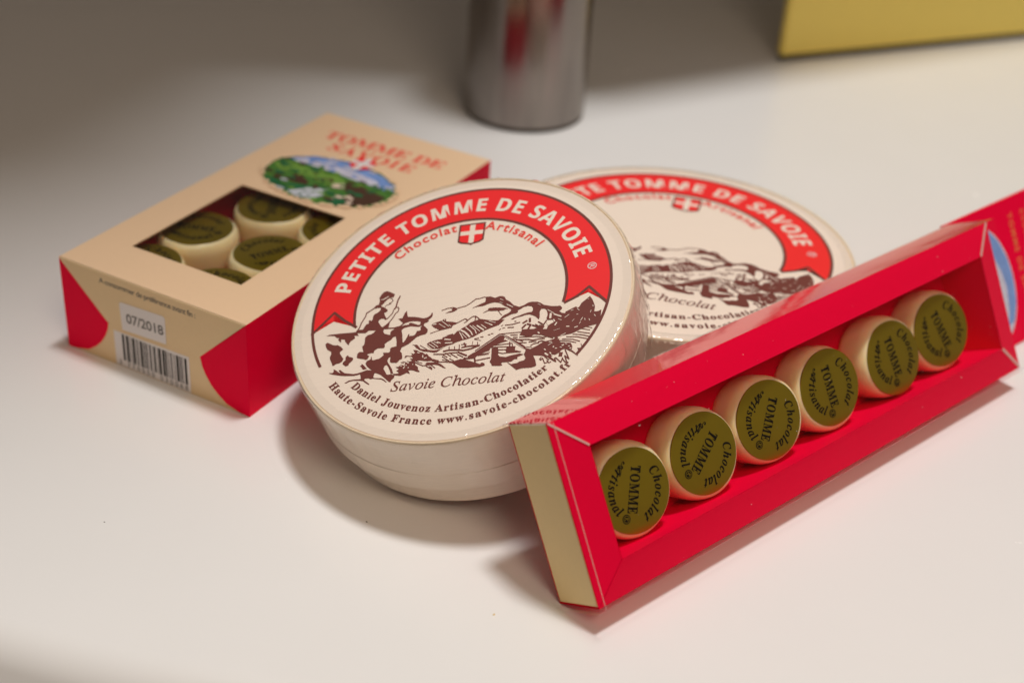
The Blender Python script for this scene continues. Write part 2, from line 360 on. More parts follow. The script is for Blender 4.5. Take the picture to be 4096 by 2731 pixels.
ART_POLYS = """
+ -2.38 0.761 -2.325 0.866 -2.251 0.957 -2.148 0.975 -2.07 0.925 -1.914 0.787 -1.943 0.676 -2.026 0.673 -2.09 0.661 -2.153 0.614 -2.215 0.545 -2.252 0.487 -2.314 0.437 -2.392 0.495 -2.364 0.62 -2.366 0.697
- -2.34 0.69 -2.269 0.671 -2.181 0.715 -2.099 0.761 -2.092 0.742 -2.167 0.682 -2.256 0.645 -2.333 0.671
+ -2.329 0.272 -2.314 0.42 -2.21 0.324 -2.144 0.256 -2.111 0.188 -2.154 0.141 -2.217 0.124 -2.202 0.037 -2.155 -0.093 -2.135 -0.135 -2.172 -0.163 -2.224 -0.099 -2.301 -0.079 -2.363 -0.121 -2.387 -0.181 -2.346 -0.274 -2.293 -0.387 -2.241 -0.434 -2.213 -0.54 -2.236 -0.632 -2.438 -0.579 -2.502 -0.538 -2.441 -0.497 -2.656 -0.448 -2.754 -0.521 -2.984 -0.461 -3.048 -0.436 -2.976 -0.34 -2.836 -0.36 -2.812 -0.317 -2.789 -0.257 -2.74 -0.187 -2.665 -0.174 -2.675 -0.071 -2.644 -0.046 -2.591 -0.093 -2.555 -0.036 -2.551 0.046 -2.522 0.139 -2.447 0.169 -2.385 0.211
+ -2.555 0.383 -2.481 0.473 -2.418 0.498 -2.314 0.437 -2.299 0.348 -2.415 0.379 -2.491 0.366
+ -2.241 -0.426 -2.118 -0.318 -2.02 -0.212 -2.066 -0.414 -2.077 -0.485 -2.19 -0.464
+ -1.759 0.69 -1.73 0.66 -1.794 0.516 -1.841 0.292 -1.889 0.17 -1.928 0.198 -1.879 0.319 -1.833 0.544
+ -2.241 -0.45 -2.064 -0.489 -1.926 -0.52 -1.738 -0.509 -1.652 -0.425 -1.601 -0.471 -1.688 -0.522 -1.487 -0.616 -1.587 -0.598 -1.686 -0.678 -1.862 -0.575 -2.239 -0.508
+ -3.929 -0.33 -3.828 -0.307 -3.508 -0.341 -3.189 -0.391 -3.049 -0.403 -2.996 -0.458 -2.981 -0.519 -2.948 -0.569 -3.082 -0.534 -3.059 -0.638 -3.176 -0.714 -3.229 -0.798 -3.233 -0.854 -3.265 -0.829 -3.353 -0.685 -3.356 -0.618 -3.472 -0.572 -3.468 -0.671 -3.492 -0.681 -3.567 -0.564 -3.526 -0.509 -3.616 -0.477 -3.671 -0.397 -3.813 -0.352
+ -2.441 -0.496 -2.502 -0.562 -2.576 -0.608 -2.688 -0.62 -2.761 -0.69 -2.767 -0.884 -2.789 -0.975 -2.838 -1.011 -2.793 -1.232 -2.906 -1.195 -2.966 -1.252 -2.98 -1.376 -2.96 -1.421 -2.783 -1.497 -2.707 -1.548 -2.659 -1.513 -2.612 -1.422 -2.676 -1.374 -2.665 -1.337 -2.553 -1.325 -2.491 -1.349 -2.469 -1.251 -2.371 -1.196 -2.196 -1.232 -2.166 -1.184 -2.175 -1.085 -2.102 -1.024 -1.991 -0.971 -1.931 -0.89 -1.869 -0.874 -1.849 -0.911 -1.828 -1.078 -1.831 -1.254 -1.973 -1.266 -2.015 -1.303 -2.007 -1.385 -2.043 -1.439 -2.217 -1.403 -2.19 -1.497 -2.262 -1.558 -2.335 -1.603 -2.409 -1.6 -2.483 -1.613 -2.533 -1.585 -2.543 -1.471 -2.567 -1.481 -2.571 -1.559 -2.681 -1.595 -2.715 -1.681 -2.675 -1.786 -2.572 -1.921 -2.515 -1.982 -2.444 -2.101 -2.407 -2.103 -2.27 -2.199 -2.144 -2.354 -2.019 -2.524 -1.97 -2.536 -1.959 -2.477 -1.876 -2.405 -1.865 -2.331 -1.964 -2.252 -2.049 -2.254 -2.098 -2.226 -2.137 -2.123 -2.189 -2.001 -2.155 -1.9 -2.094 -1.884 -2.056 -1.957 -2.004 -2.11 -1.977 -2.226 -1.903 -2.259 -1.943 -2.078 -1.995 -1.956 -2.059 -1.815 -2.086 -1.729 -2.039 -1.631 -1.996 -1.61 -2.011 -1.78 -1.973 -1.836 -1.862 -1.857 -1.825 -1.882 -1.777 -1.855 -1.741 -1.801 -1.656 -1.767 -1.651 -1.698 -1.671 -1.55 -1.722 -1.474 -1.71 -1.445 -1.675 -1.342 -1.601 -1.313 -1.479 -1.265 -1.297 -1.111 -1.298 -0.941 -1.347 -0.945 -1.396 -0.972 -1.464 -0.971 -1.452 -0.901 -1.471 -0.88 -1.532 -0.977 -1.622 -1.172 -1.653 -1.156 -1.663 -0.911 -1.685 -0.743 -1.661 -0.676 -1.524 -0.622 -1.863 -0.516 -1.912 -0.585 -1.998 -0.645 -2.022 -0.704 -2.02 -0.786 -2.109 -0.738 -2.185 -0.694 -2.237 -0.598 -2.214 -0.514 -2.241 -0.433 -2.444 -0.38
+ -2.515 -1.982 -2.67 -1.928 -2.792 -1.96 -2.939 -1.986 -3.062 -1.979 -3.313 -1.885 -3.391 -1.803 -3.444 -1.735 -3.494 -1.73 -3.479 -1.773 -3.425 -1.865 -3.49 -1.818 -3.569 -1.719 -3.646 -1.66 -3.642 -1.748 -3.665 -1.79 -3.765 -1.765 -3.777 -1.777 -3.687 -1.839 -3.51 -1.914 -3.333 -1.982 -3.022 -2.051 -2.863 -2.036 -2.842 -2.119 -2.838 -2.221 -3.054 -2.183 -3.189 -2.189 -3.249 -2.228 -3.31 -2.244 -3.259 -2.267 -3.175 -2.231 -3.052 -2.222 -2.854 -2.271 -2.767 -2.308 -2.678 -2.407 -2.59 -2.49 -2.579 -2.462 -2.681 -2.345 -2.731 -2.286 -2.721 -2.235 -2.61 -2.246 -2.548 -2.293 -2.499 -2.282 -2.241 -2.376 -2.179 -2.427 -2.104 -2.518 -2.086 -2.507 -2.167 -2.395 -2.242 -2.334 -2.438 -2.278 -2.476 -2.241 -2.444 -2.101
+ -3.889 -0.594 -3.81 -0.647 -3.718 -0.728 -3.614 -0.771 -3.571 -0.766 -3.459 -0.868 -3.397 -0.973 -3.488 -1.055 -3.485 -1.12 -3.375 -1.34 -3.408 -1.427 -3.481 -1.472 -3.593 -1.476 -3.653 -1.524 -3.691 -1.515 -3.708 -1.431 -3.766 -1.273 -3.783 -1.172 -3.745 -1.07 -3.756 -0.97 -3.862 -0.878 -3.912 -0.768 -3.937 -0.647
+ -3.248 -1.228 -3.214 -1.301 -3.099 -1.362 -3.084 -1.429 -3.119 -1.484 -3.203 -1.558 -3.213 -1.619 -3.299 -1.637 -3.391 -1.527 -3.381 -1.466 -3.309 -1.404 -3.314 -1.291
+ -2.827 -1.661 -2.763 -1.732 -2.672 -1.881 -2.782 -1.892 -2.835 -1.777 -2.88 -1.734 -2.838 -1.713
+ -1.793 -0.221 -1.672 -0.225 -1.648 -0.157 -1.599 -0.037 -1.537 0.022 -1.525 -0.157 -1.509 -0.219 -1.308 -0.272 -1.045 -0.4 -0.933 -0.389 -0.846 -0.338 -0.809 -0.248 -0.777 -0.265 -0.783 -0.371 -0.846 -0.453 -0.914 -0.501 -0.895 -0.539 -0.926 -0.571 -1.025 -0.603 -1.043 -0.679 -0.968 -0.781 -0.925 -0.857 -0.931 -0.953 -0.992 -1.018 -1.115 -1.026 -1.239 -1.058 -1.361 -1.147 -1.483 -1.26 -1.605 -1.317 -1.704 -1.347 -1.768 -1.171 -1.78 -0.518 -1.718 -0.494 -1.651 -0.417
- -1.683 -0.691 -1.616 -0.635 -1.429 -0.619 -1.304 -0.663 -1.18 -0.706 -1.093 -0.683 -1.142 -0.735 -1.129 -0.82 -1.154 -0.846 -1.24 -0.839 -1.283 -0.95 -1.338 -0.992 -1.388 -0.979 -1.462 -0.976 -1.457 -0.888 -1.488 -0.905 -1.572 -1.093 -1.632 -1.174 -1.651 -1.153 -1.662 -0.875 -1.683 -0.74
- -1.686 -0.527 -1.581 -0.456 -1.431 -0.429 -1.244 -0.471 -1.131 -0.525 -1.149 -0.619 -1.218 -0.609 -1.33 -0.53 -1.418 -0.474 -1.468 -0.477 -1.474 -0.533 -1.58 -0.522
+ -1.817 -2.174 -1.745 -2.13 -1.844 -2.027 -1.759 -2.041 -1.687 -1.973 -1.588 -2.045 -1.565 -1.941 -1.467 -1.981 -1.42 -1.915 -1.322 -1.909 -1.285 -1.949 -1.272 -2.093 -1.198 -2.189 -1.197 -2.283 -1.149 -2.357 -1.16 -2.377 -1.221 -2.354 -1.318 -2.283 -1.403 -2.246 -1.476 -2.244 -1.426 -2.364 -1.438 -2.377 -1.512 -2.312 -1.584 -2.341 -1.704 -2.38 -1.875 -2.315 -1.913 -2.259 -1.755 -2.283 -1.755 -2.236
+ -1.338 -1.526 -1.228 -1.554 -1.154 -1.652 -1.08 -1.671 -0.995 -1.772 -0.946 -1.761 -0.885 -1.878 -0.836 -1.922 -0.787 -1.997 -0.606 -2.09 -0.606 -2.136 -0.727 -2.121 -0.836 -2.047 -0.908 -2.044 -0.969 -2.029 -1.078 -1.986 -1.152 -1.952 -1.224 -1.949 -1.322 -1.94 -1.396 -1.874 -1.445 -1.799 -1.347 -1.855 -1.372 -1.77 -1.52 -1.717 -1.556 -1.755 -1.593 -1.746 -1.557 -1.676 -1.422 -1.726 -1.361 -1.694 -1.411 -1.618 -1.325 -1.672 -1.288 -1.634
+ -0.993 -2.117 -0.945 -2.082 -0.667 -2.152 -0.546 -2.245 -0.403 -2.435 -0.475 -2.402 -0.607 -2.276 -0.727 -2.215 -0.908 -2.2
+ -1.39 -1.322 -1.23 -1.355 -1.13 -1.532 -0.959 -1.607 -0.788 -1.683 -0.666 -1.698 -0.545 -1.682 -0.423 -1.634 -0.545 -1.698 -0.666 -1.777 -0.739 -1.774 -0.91 -1.699 -1.032 -1.66 -1.154 -1.573 -1.253 -1.468 -1.316 -1.357
+ -0.947 -1.388 -0.862 -1.346 -0.666 -1.317 -0.507 -1.326 -0.495 -1.265 -0.36 -1.22 -0.201 -1.205 -0.177 -1.252 -0.103 -1.175 -0.054 -1.123 -0.03 -1.162 0.045 -1.085 0.192 -1.011 0.316 -0.914 0.586 -0.855 0.862 -0.977 1.044 -1.034 1.285 -1.057 1.111 -1.22 0.916 -1.265 0.672 -1.33 0.526 -1.403 0.403 -1.467 0.209 -1.512 0.063 -1.522 -0.107 -1.549 -0.204 -1.595 -0.35 -1.605 -0.484 -1.634 -0.605 -1.666 -0.788 -1.619 -0.935 -1.439
+ -0.82 -0.722 -0.758 -0.665 -0.647 -0.645 -0.499 -0.627 -0.461 -0.58 -0.393 -0.598 -0.388 -0.697 -0.228 -0.748 -0.093 -0.816 -0.094 -0.865 -0.192 -0.887 -0.242 -0.972 -0.377 -0.968 -0.5 -0.985 -0.598 -0.959 -0.672 -0.891 -0.734 -0.842
+ -0.429 -0.383 -0.311 -0.332 -0.212 -0.325 -0.23 -0.254 -0.162 -0.223 -0.075 -0.271 -0.063 -0.316 -0.126 -0.357 -0.213 -0.383 -0.336 -0.375
+ 0.721 -0.046 0.905 -0.071 1.038 -0.166 1.173 -0.136 1.165 -0.399 1.106 -0.367 1.009 -0.324 0.862 -0.334 0.676 -0.383 0.553 -0.366 0.442 -0.369 0.368 -0.407 0.393 -0.372 0.492 -0.333 0.617 -0.284 0.741 -0.251 0.767 -0.159 0.769 -0.093
+ 0.645 -0.654 0.757 -0.602 0.831 -0.572 0.82 -0.52 0.881 -0.512 1.04 -0.538 1.16 -0.579 1.156 -0.692 0.976 -0.644 0.83 -0.613 0.744 -0.639
+ 0.886 -0.066 1.043 -0.167 1.155 -0.131 1.241 -0.146 1.313 -0.207 1.346 -0.316 1.452 -0.419 1.556 -0.587 1.71 -0.694 1.844 -0.665 1.968 -0.6 2.066 -0.594 2.233 -0.639 2.315 -0.702 2.406 -0.808 2.605 -0.903 2.771 -0.948 2.854 -0.954 2.909 -1.041 2.894 -1.094 2.818 -1.154 2.885 -1.236 3.001 -1.284 3.002 -1.46 2.647 -1.429 2.596 -1.288 2.487 -1.082 2.456 -0.993 2.411 -0.948 2.327 -0.934 2.274 -1.025 2.264 -1.231 2.237 -1.304 2.203 -1.263 2.158 -1.187 2.09 -1.121 1.984 -1.052 1.864 -1.044 1.767 -1.067 1.61 -1.073 1.512 -1.12 1.452 -1.104 1.538 -1.054 1.684 -1.029 1.831 -0.987 1.952 -0.971 2.048 -0.98 2.087 -0.926 2.091 -0.829 2.058 -0.763 1.963 -0.722 1.842 -0.73 1.742 -0.784 1.668 -0.814 1.666 -0.878 1.616 -0.913 1.483 -0.91 1.385 -0.949 1.262 -0.997 1.163 -1.052 1.039 -1.164 0.855 -1.26 0.86 -1.036 1.041 -1.084 1.153 -1 1.241 -0.91 1.302 -0.878 1.388 -0.852 1.463 -0.791 1.478 -0.73 1.384 -0.623 1.277 -0.528 1.171 -0.401 1.039 -0.332 0.879 -0.322
+ 0.874 -0.518 1.118 -0.559 1.275 -0.61 1.335 -0.634 1.405 -0.71 1.334 -0.666 1.259 -0.704 1.138 -0.688 1.148 -0.756 1.223 -0.889 1.181 -0.862 1.113 -0.713 1.09 -0.675 0.871 -0.632
+ 3.699 -0.817 3.573 -0.921 3.447 -1.017 3.393 -1.115 3.342 -1.166 3.287 -1.103 3.14 -1.16 2.993 -1.217 2.965 -1.29 2.779 -1.208 2.477 -1.047 2.493 -1.196 2.451 -1.313 2.459 -1.395 2.624 -1.423 2.642 -1.524 2.521 -1.571 2.457 -1.649 2.441 -1.724 2.324 -1.693 2.388 -1.6 2.285 -1.525 2.226 -1.509 2.303 -1.64 2.162 -1.603 2.066 -1.626 1.901 -1.582 1.747 -1.558 1.732 -1.633 1.679 -1.746 1.854 -1.839 1.983 -1.872 2.08 -1.827 2.22 -1.887 2.336 -1.917 2.612 -2.052 2.694 -2.073 2.847 -2.066 3.082 -2.064 3.201 -2.033 3.382 -1.955 3.619 -1.908 3.725 -1.904 3.868 -1.879 3.933 -1.644 3.975 -1.401 3.878 -1.438 3.776 -1.424 3.81 -1.244 3.788 -1.077 3.75 -0.937
+ 0.413 -1.99 1.109 -1.555 1.192 -1.569 1.25 -1.647 1.259 -1.737 1.232 -1.809 1.35 -1.87 1.194 -1.893 1.086 -1.912 0.953 -1.956 0.856 -2.01 0.818 -2.093 0.686 -2.122 0.565 -2.184 0.409 -2.207
+ 1.192 -1.577 1.355 -1.714 1.493 -1.86 1.665 -2.03 1.756 -2.132 1.834 -2.229 1.819 -2.303 1.739 -2.244 1.49 -1.954 1.26 -1.705
+ 1.293 -2.122 1.319 -2.081 1.542 -2.131 1.526 -2.259 1.688 -2.347 1.663 -2.371 1.287 -2.306 1.267 -2.208
+ 0.885 -2.033 1.058 -2.046 1.071 -2.189 1.056 -2.309 1.095 -2.381 1.259 -2.446 1.413 -2.423 1.649 -2.414 1.765 -2.474 1.586 -2.521 1.583 -2.597 1.502 -2.577 1.405 -2.644 1.311 -2.636 1.159 -2.612 1.122 -2.649 1.162 -2.705 1.108 -2.722 0.874 -2.663 0.853 -2.581 0.813 -2.495 0.857 -2.413
+ 1.765 -2.474 1.817 -2.349 1.81 -2.254 1.948 -2.328 2.128 -2.258 2.309 -2.165 2.605 -2.133 2.667 -2.071 2.736 -2.105 2.772 -2.285 3.058 -2.39 3.096 -2.523 3.078 -2.625 2.985 -2.617 2.872 -2.558 2.789 -2.582 2.727 -2.658 2.608 -2.704 2.517 -2.666 2.491 -2.705 2.548 -2.727 2.465 -2.76 2.617 -2.95 2.593 -2.959 2.396 -2.742 2.238 -2.641 2.019 -2.577 2.068 -2.766 2.083 -2.937 2.058 -2.976 1.941 -2.992 1.686 -2.951 1.533 -2.973 1.377 -2.759 1.276 -2.627 1.402 -2.735 1.578 -2.733 1.626 -2.7 1.756 -2.687 1.805 -2.623
+ 3.22 -2.611 3.334 -2.64 3.303 -2.754 3.257 -2.758
+ -0.33 -2.191 -0.186 -2.227 0.007 -2.198 0.114 -2.225 0.232 -2.317 0.362 -2.396 0.409 -2.423 0.538 -2.517 0.598 -2.471 0.669 -2.52 0.679 -2.599 0.595 -2.609 0.536 -2.624 0.382 -2.586 0.228 -2.57 -0.021 -2.508 -0.116 -2.415 -0.222 -2.295 -0.306 -2.243
+ 0.199 -2.154 0.296 -2.1 0.404 -2.05 0.473 -2.192 0.412 -2.27 0.234 -2.224
"""
ART_STROKES = """
+ 0.0206 -2.038 0.633 -2 0.632 -1.973 0.582 -1.966 0.52 -2.004 0.505 -2.022 0.459
+ 0.0252 -2.079 0.461 -2.022 0.473
+ 0.0183 -2.021 0.442 -2.084 0.417 -2.148 0.417 -2.186 0.385 -2.197 0.337
+ 0.0343 -3.024 -0.393 -2.94 -0.267 -2.884 -0.083 -2.77 0.138 -2.749 0.25 -2.655 0.309 -2.517 0.39
+ 0.0297 -2.135 -0.135 -2.049 -0.054 -1.963 0.056 -1.94 0.167 -1.915 0.211
+ 0.0297 -2.241 -0.426 -2.118 -0.351 -2.007 -0.215 -1.934 -0.102 -1.886 0.002 -1.799 0.079 -1.782 0.175 -1.814 0.243 -1.878 0.251 -1.902 0.191
- 0.0389 -1.685 -2.028 -1.675 -2.031
- 0.0412 -1.61 -2.12 -1.6 -2.123
- 0.032 -1.538 -2.042 -1.529 -2.044
- 0.0343 -1.482 -2.141 -1.473 -2.144
- 0.0229 -1.643 -1.992 -1.633 -1.995
- 0.0274 -1.35 -2.058 -1.34 -2.06
- 0.0252 -1.586 -2.084 -1.577 -2.087
- 0.0297 -1.228 -1.554 -1.105 -1.665
- 0.0297 -1.215 -1.653 -1.166 -1.681
- 0.0297 -1.067 -1.801 -1.061 -1.865
- 0.0297 -1.018 -1.923 -0.957 -1.907
- 0.0343 -0.751 -1.991 -0.715 -2.015
+ 0.0297 -1.285 -1.996 -1.15 -2.108 -1.053 -2.179 -0.932 -2.179 -0.787 -2.153 -0.606 -2.152 -0.426 -2.197 -0.27 -2.252
+ 0.0274 -0.98 -2.197 -0.799 -2.374
+ 0.0252 -0.848 -2.184 -0.715 -2.341
+ 0.0252 -0.872 -2.24 -0.799 -2.336
+ 0.0183 -1.688 -1.895 -1.602 -1.948
+ 0.0183 -1.64 -1.875 -1.517 -1.953
+ 0.0183 -1.505 -1.894 -1.419 -1.947
+ 0.0183 -1.2 -2.002 -1.078 -2.08
+ 0.0183 -1.273 -1.937 -1.175 -2.024
+ 0.0183 -1.143 -1.401 -0.934 -1.614
- 0.0252 -0.006 -1.216 0.088 -1.48
- 0.0183 0.055 -1.264 0.185 -1.474
- 0.0503 0.032 -1.146 0.14 -1.238 0.27 -1.448
- 0.0297 0.167 -1.068 0.31 -1.267 0.356 -1.407
- 0.0252 0.289 -1.036 0.432 -1.235 0.466 -1.371
- 0.0183 0.374 -1.059 0.564 -1.317
- 0.0412 0.496 -1.09 0.673 -1.298
- 0.0229 0.617 -1.09 0.747 -1.253
- 0.0206 -0.886 -1.42 -0.715 -1.606
- 0.0206 -0.813 -1.375 -0.63 -1.597
- 0.0206 -0.739 -1.378 -0.617 -1.473
- 0.0389 -0.434 -1.361 -0.276 -1.418
- 0.0343 -0.422 -1.507 -0.228 -1.542
- 0.0274 -0.654 -1.4 -0.556 -1.473
- 0.016 -0.935 -1.455 -0.788 -1.651
- 0.0183 -0.47 -1.272 -0.372 -1.249
- 0.0229 0.716 -1.02 0.919 -1.17
- 0.0183 0.838 -1.003 1.017 -1.115
- 0.0297 0.847 -1.119 0.918 -1.186
- 0.016 -0.598 -0.732 -0.414 -0.926
- 0.0183 -0.511 -0.657 -0.315 -0.904
- 0.0366 -0.758 -0.714 -0.684 -0.717
- 0.0206 -0.437 -0.611 -0.425 -0.655
- 0.0137 -0.315 -0.839 -0.254 -0.92
+ 0.0206 -0.85 -1.03 -0.684 -0.993 -0.561 -0.977 -0.377 -0.968 -0.23 -0.959
+ 0.0297 -0.094 -0.84 0.017 -0.797 0.141 -0.74 0.19 -0.761 0.226 -0.819 0.3 -0.758 0.387 -0.707 0.46 -0.719 0.52 -0.783 0.591 -0.9 0.553 -0.971
+ 0.0274 0.448 -0.732 0.458 -0.816 0.42 -0.919 0.395 -0.945
+ 0.0252 0.19 -0.745 0.213 -0.848 0.127 -0.882
+ 0.0274 -0.51 -0.237 -0.36 -0.203 -0.186 -0.208 -0.075 -0.279 0.061 -0.258 0.185 -0.25 0.31 -0.184 0.41 -0.112 0.485 -0.057 0.597 -0.071 0.733 -0.049
- 0.0229 1.363 -0.51 1.529 -0.654
- 0.0137 1.176 -0.245 1.266 -0.319
- 0.0114 1.16 -0.365 1.244 -0.421
- 0.0114 2.241 -0.723 2.311 -0.783
- 0.0183 2.503 -1.021 2.672 -1.204
- 0.0412 2.67 -1.235 2.853 -1.364
- 0.0572 2.578 -1.186 2.557 -1.341
- 0.0343 2.647 -1.429 2.667 -1.498
- 0.0572 2.466 -1.477 2.496 -1.58
- 0.0343 2.723 -1.561 2.671 -1.642
- 0.016 2.956 -1.432 3.08 -1.353
- 0.0297 2.983 -1.772 3.052 -1.79
- 0.0274 3.2 -1.868 3.284 -1.851
- 0.0183 3.445 -1.562 3.379 -1.655
- 0.0137 3.136 -1.223 3.208 -1.211
- 0.0183 3.29 -1.409 3.326 -1.402
- 0.016 3.316 -1.191 3.37 -1.27
- 0.0343 2.189 -1.784 2.223 -1.825
- 0.016 3.5 -1.608 3.502 -1.672
- 0.0114 3.145 -1.625 3.209 -1.562
- 0.0137 3.633 -0.921 3.669 -0.915
- 0.0091 2.625 -1.835 2.792 -1.8
- 0.0183 3.756 -1.181 3.758 -1.23
- 0.016 3.765 -1.536 3.795 -1.607
- 0.016 3.615 -1.654 3.628 -1.721
- 0.0137 3.696 -1.357 3.667 -1.43
- 0.0137 3.336 -1.77 3.376 -1.702
- 0.0137 2.766 -1.429 2.857 -1.501
+ 0.0229 3.382 -1.955 3.607 -2.061
+ 0.0252 3.271 -2.036 3.598 -2.184
+ 0.0274 3.138 -2.095 3.367 -2.17 3.59 -2.298
+ 0.0274 2.959 -2.142 3.247 -2.217 3.573 -2.386
+ 0.0252 2.839 -2.196 3.126 -2.278 3.305 -2.394
+ 0.0252 2.766 -2.232 3.007 -2.31 3.199 -2.413
+ 0.0206 3.491 -1.906 3.671 -2
- 0.0137 0.412 -2.052 0.777 -1.832 1.131 -1.616 1.238 -1.652 1.49 -1.938 1.762 -2.258
- 0.016 1.238 -1.818 1.292 -1.808
+ 0.0274 0.953 -1.941 1.37 -1.985 1.453 -1.991
+ 0.0274 0.868 -1.997 1.129 -2.041 1.542 -2.139
+ 0.0297 1.061 -2.132 1.291 -2.183
+ 0.0343 1.395 -1.929 1.389 -2.1
+ 0.0274 1.464 -2.01 1.46 -2.118
+ 0.0274 1.058 -2.233 1.181 -2.295 1.311 -2.305 1.687 -2.362
- 0.0457 2.346 -2.592 2.411 -2.67
- 0.0274 2.474 -2.594 2.506 -2.648
- 0.0389 2.577 -2.42 2.589 -2.408
- 0.0274 2.632 -2.481 2.667 -2.489
- 0.0389 2.822 -2.422 2.858 -2.415
- 0.0229 2.907 -2.382 2.952 -2.401
- 0.0274 2.33 -2.434 2.363 -2.473
- 0.0274 3.022 -2.581 3.057 -2.582
- 0.016 2.442 -2.324 2.562 -2.262
- 0.0183 2.796 -2.074 2.941 -2.01
- 0.0183 2.721 -2.163 2.793 -2.135
- 0.0229 2.472 -2.207 2.541 -2.225
- 0.0183 2.761 -2.468 2.806 -2.495
- 0.0297 2.993 -2.496 3.016 -2.502
+ 0.1487 2.758 -2.727 2.769 -2.73
+ 0.0274 1.428 -1.686 1.618 -1.727
+ 0.0297 1.496 -1.782 1.614 -1.813
+ 0.0297 1.673 -1.828 2.144 -1.92 2.318 -1.996 2.436 -1.995 2.584 -2.096
+ 0.0343 1.575 -1.897 1.905 -1.967 2.021 -2.028 2.198 -2.027 2.362 -2.054
+ 0.0274 1.641 -2.024 1.853 -2.071
+ 0.032 1.924 -2.066 2.124 -2.094
+ 0.032 1.965 -2.209 2.05 -2.161 2.191 -2.166
+ 0.0389 2.181 -2.125 2.276 -2.118 2.368 -2.173
+ 0.0183 1.846 -2.232 1.997 -2.279
+ 0.0252 1.144 -1.572 1.443 -1.611 1.716 -1.65
+ 0.0343 1.689 -1.738 1.97 -1.843
+ 0.0297 2.299 -1.897 2.459 -2.001 2.69 -2.077
+ 0.0274 1.423 -1.826 1.565 -1.863 1.761 -2
+ 0.032 2.466 -2.745 2.617 -2.95 2.589 -2.822 2.625 -2.815 2.752 -3.014 2.807 -2.862 2.805 -2.906 2.877 -3.046 2.912 -3.04 2.869 -2.801 2.976 -2.95 2.894 -2.594
+ 0.0252 2.963 -2.596 3.085 -2.689 3.147 -2.781
+ 0.0252 2.965 -2.607 3.096 -2.732 3.214 -2.884
+ 0.016 3.333 -2.486 3.35 -2.583 3.387 -2.546
+ 0.0274 2.235 -2.701 2.186 -2.75 2.218 -2.796 2.268 -2.74 2.296 -2.869 2.316 -2.935 2.41 -2.913 2.379 -2.844 2.431 -2.949 2.491 -2.918
+ 0.0252 2.328 -2.709 2.437 -2.844
+ 0.0457 0.103 -2.191 0.233 -2.24 0.401 -2.251 0.409 -2.408
+ 0.0343 0.422 -2.365 0.826 -2.359
+ 0.0274 0.497 -2.198 0.795 -2.212
+ 0.016 0.593 -2.176 0.831 -2.159
+ 0.0526 -0.472 -1.795 -0.303 -1.791 -0.014 -1.865 0.082 -1.905 0.299 -1.898 0.541 -1.834
+ 0.0229 -0.308 -1.664 -0.315 -1.804
+ 0.0229 -0.157 -1.702 -0.152 -1.845
+ 0.0274 -0.017 -1.675 -0.032 -1.876
+ 0.0457 0.122 -1.648 0.157 -1.767
+ 0.0183 0.364 -1.647 0.337 -1.782
+ 0.0206 0.495 -1.705 0.499 -1.824
+ 0.0457 0.048 -1.786 0.241 -1.789 0.541 -1.834
+ 0.0229 0.037 -1.673 0.182 -1.703
+ 0.0503 -0.062 -1.931 0.176 -2.116
+ 0.0343 -0.751 -1.834 -0.654 -1.858 -0.485 -1.902 -0.304 -1.901 -0.087 -1.94
+ 0.0252 -0.521 -1.892 -0.365 -2.042
+ 0.0252 -0.412 -1.873 -0.268 -2.035
+ 0.0252 -0.268 -1.941 -0.077 -2.13
+ 0.0252 -0.087 -2.003 0.079 -2.146
+ 0.0206 -0.509 -1.982 -0.306 -2.197
+ 0.0206 -0.305 -2.104 -0.186 -2.211
+ 0.0206 -0.51 -2.098 -0.306 -2.197
+ 0.0274 0.414 -1.565 0.534 -1.564
+ 0.0137 0.413 -1.581 0.592 -1.674
+ 0.0274 0.583 -1.537 0.661 -1.55
+ 0.0252 0.797 -1.506 0.857 -1.521
+ 0.0229 0.882 -1.488 0.942 -1.504
+ 0.0206 1.113 -1.413 1.162 -1.378
+ 0.0183 1.211 -1.375 1.283 -1.37
+ 0.0297 1.358 -1.384 1.524 -1.42
+ 0.0274 1.289 -1.278 1.505 -1.303 1.71 -1.277
+ 0.0229 1.557 -1.204 1.604 -1.217
+ 0.0526 1.792 -1.331 1.903 -1.272
+ 0.064 1.989 -1.215 1.984 -1.325
+ 0.0526 1.76 -1.514 1.86 -1.413
+ 0.0526 1.909 -1.394 2.002 -1.45 1.924 -1.589
+ 0.0183 1.18 -1.281 1.229 -1.254
+ 0.0457 2.049 -1.478 2.256 -1.628
+ 0.0389 2.22 -1.396 2.356 -1.543 2.446 -1.408
+ 0.0274 2.133 -1.469 2.28 -1.619
"""


# ---------------------------------------------------------------- the setting
TC, TR = (0.0, 67.6), 42.55                  # centre and radius of the flat of the round counter
mb = MB()
prof = [(0.001, 0)] + [(TR * t, 0) for t in (0.25, 0.5, 0.75, 1.0)]
for i in range(1, 13):
    a = math.radians(62 * i / 12)
    prof.append((TR + 1.3 * math.sin(a), -1.3 * (1 - math.cos(a))))
e_ = prof[-1]
prof += [(e_[0] + 1.6, e_[1] - 3.0), (e_[0] + 1.9, -5), (TR + 1, -7), (0.001, -7)]
mb.lathe([p for p in reversed(prof)], M['counter'], n=256)
ct = structure(mb.build('counter', smooth=40))
ct.location = (TC[0] * CM, TC[1] * CM, 0)

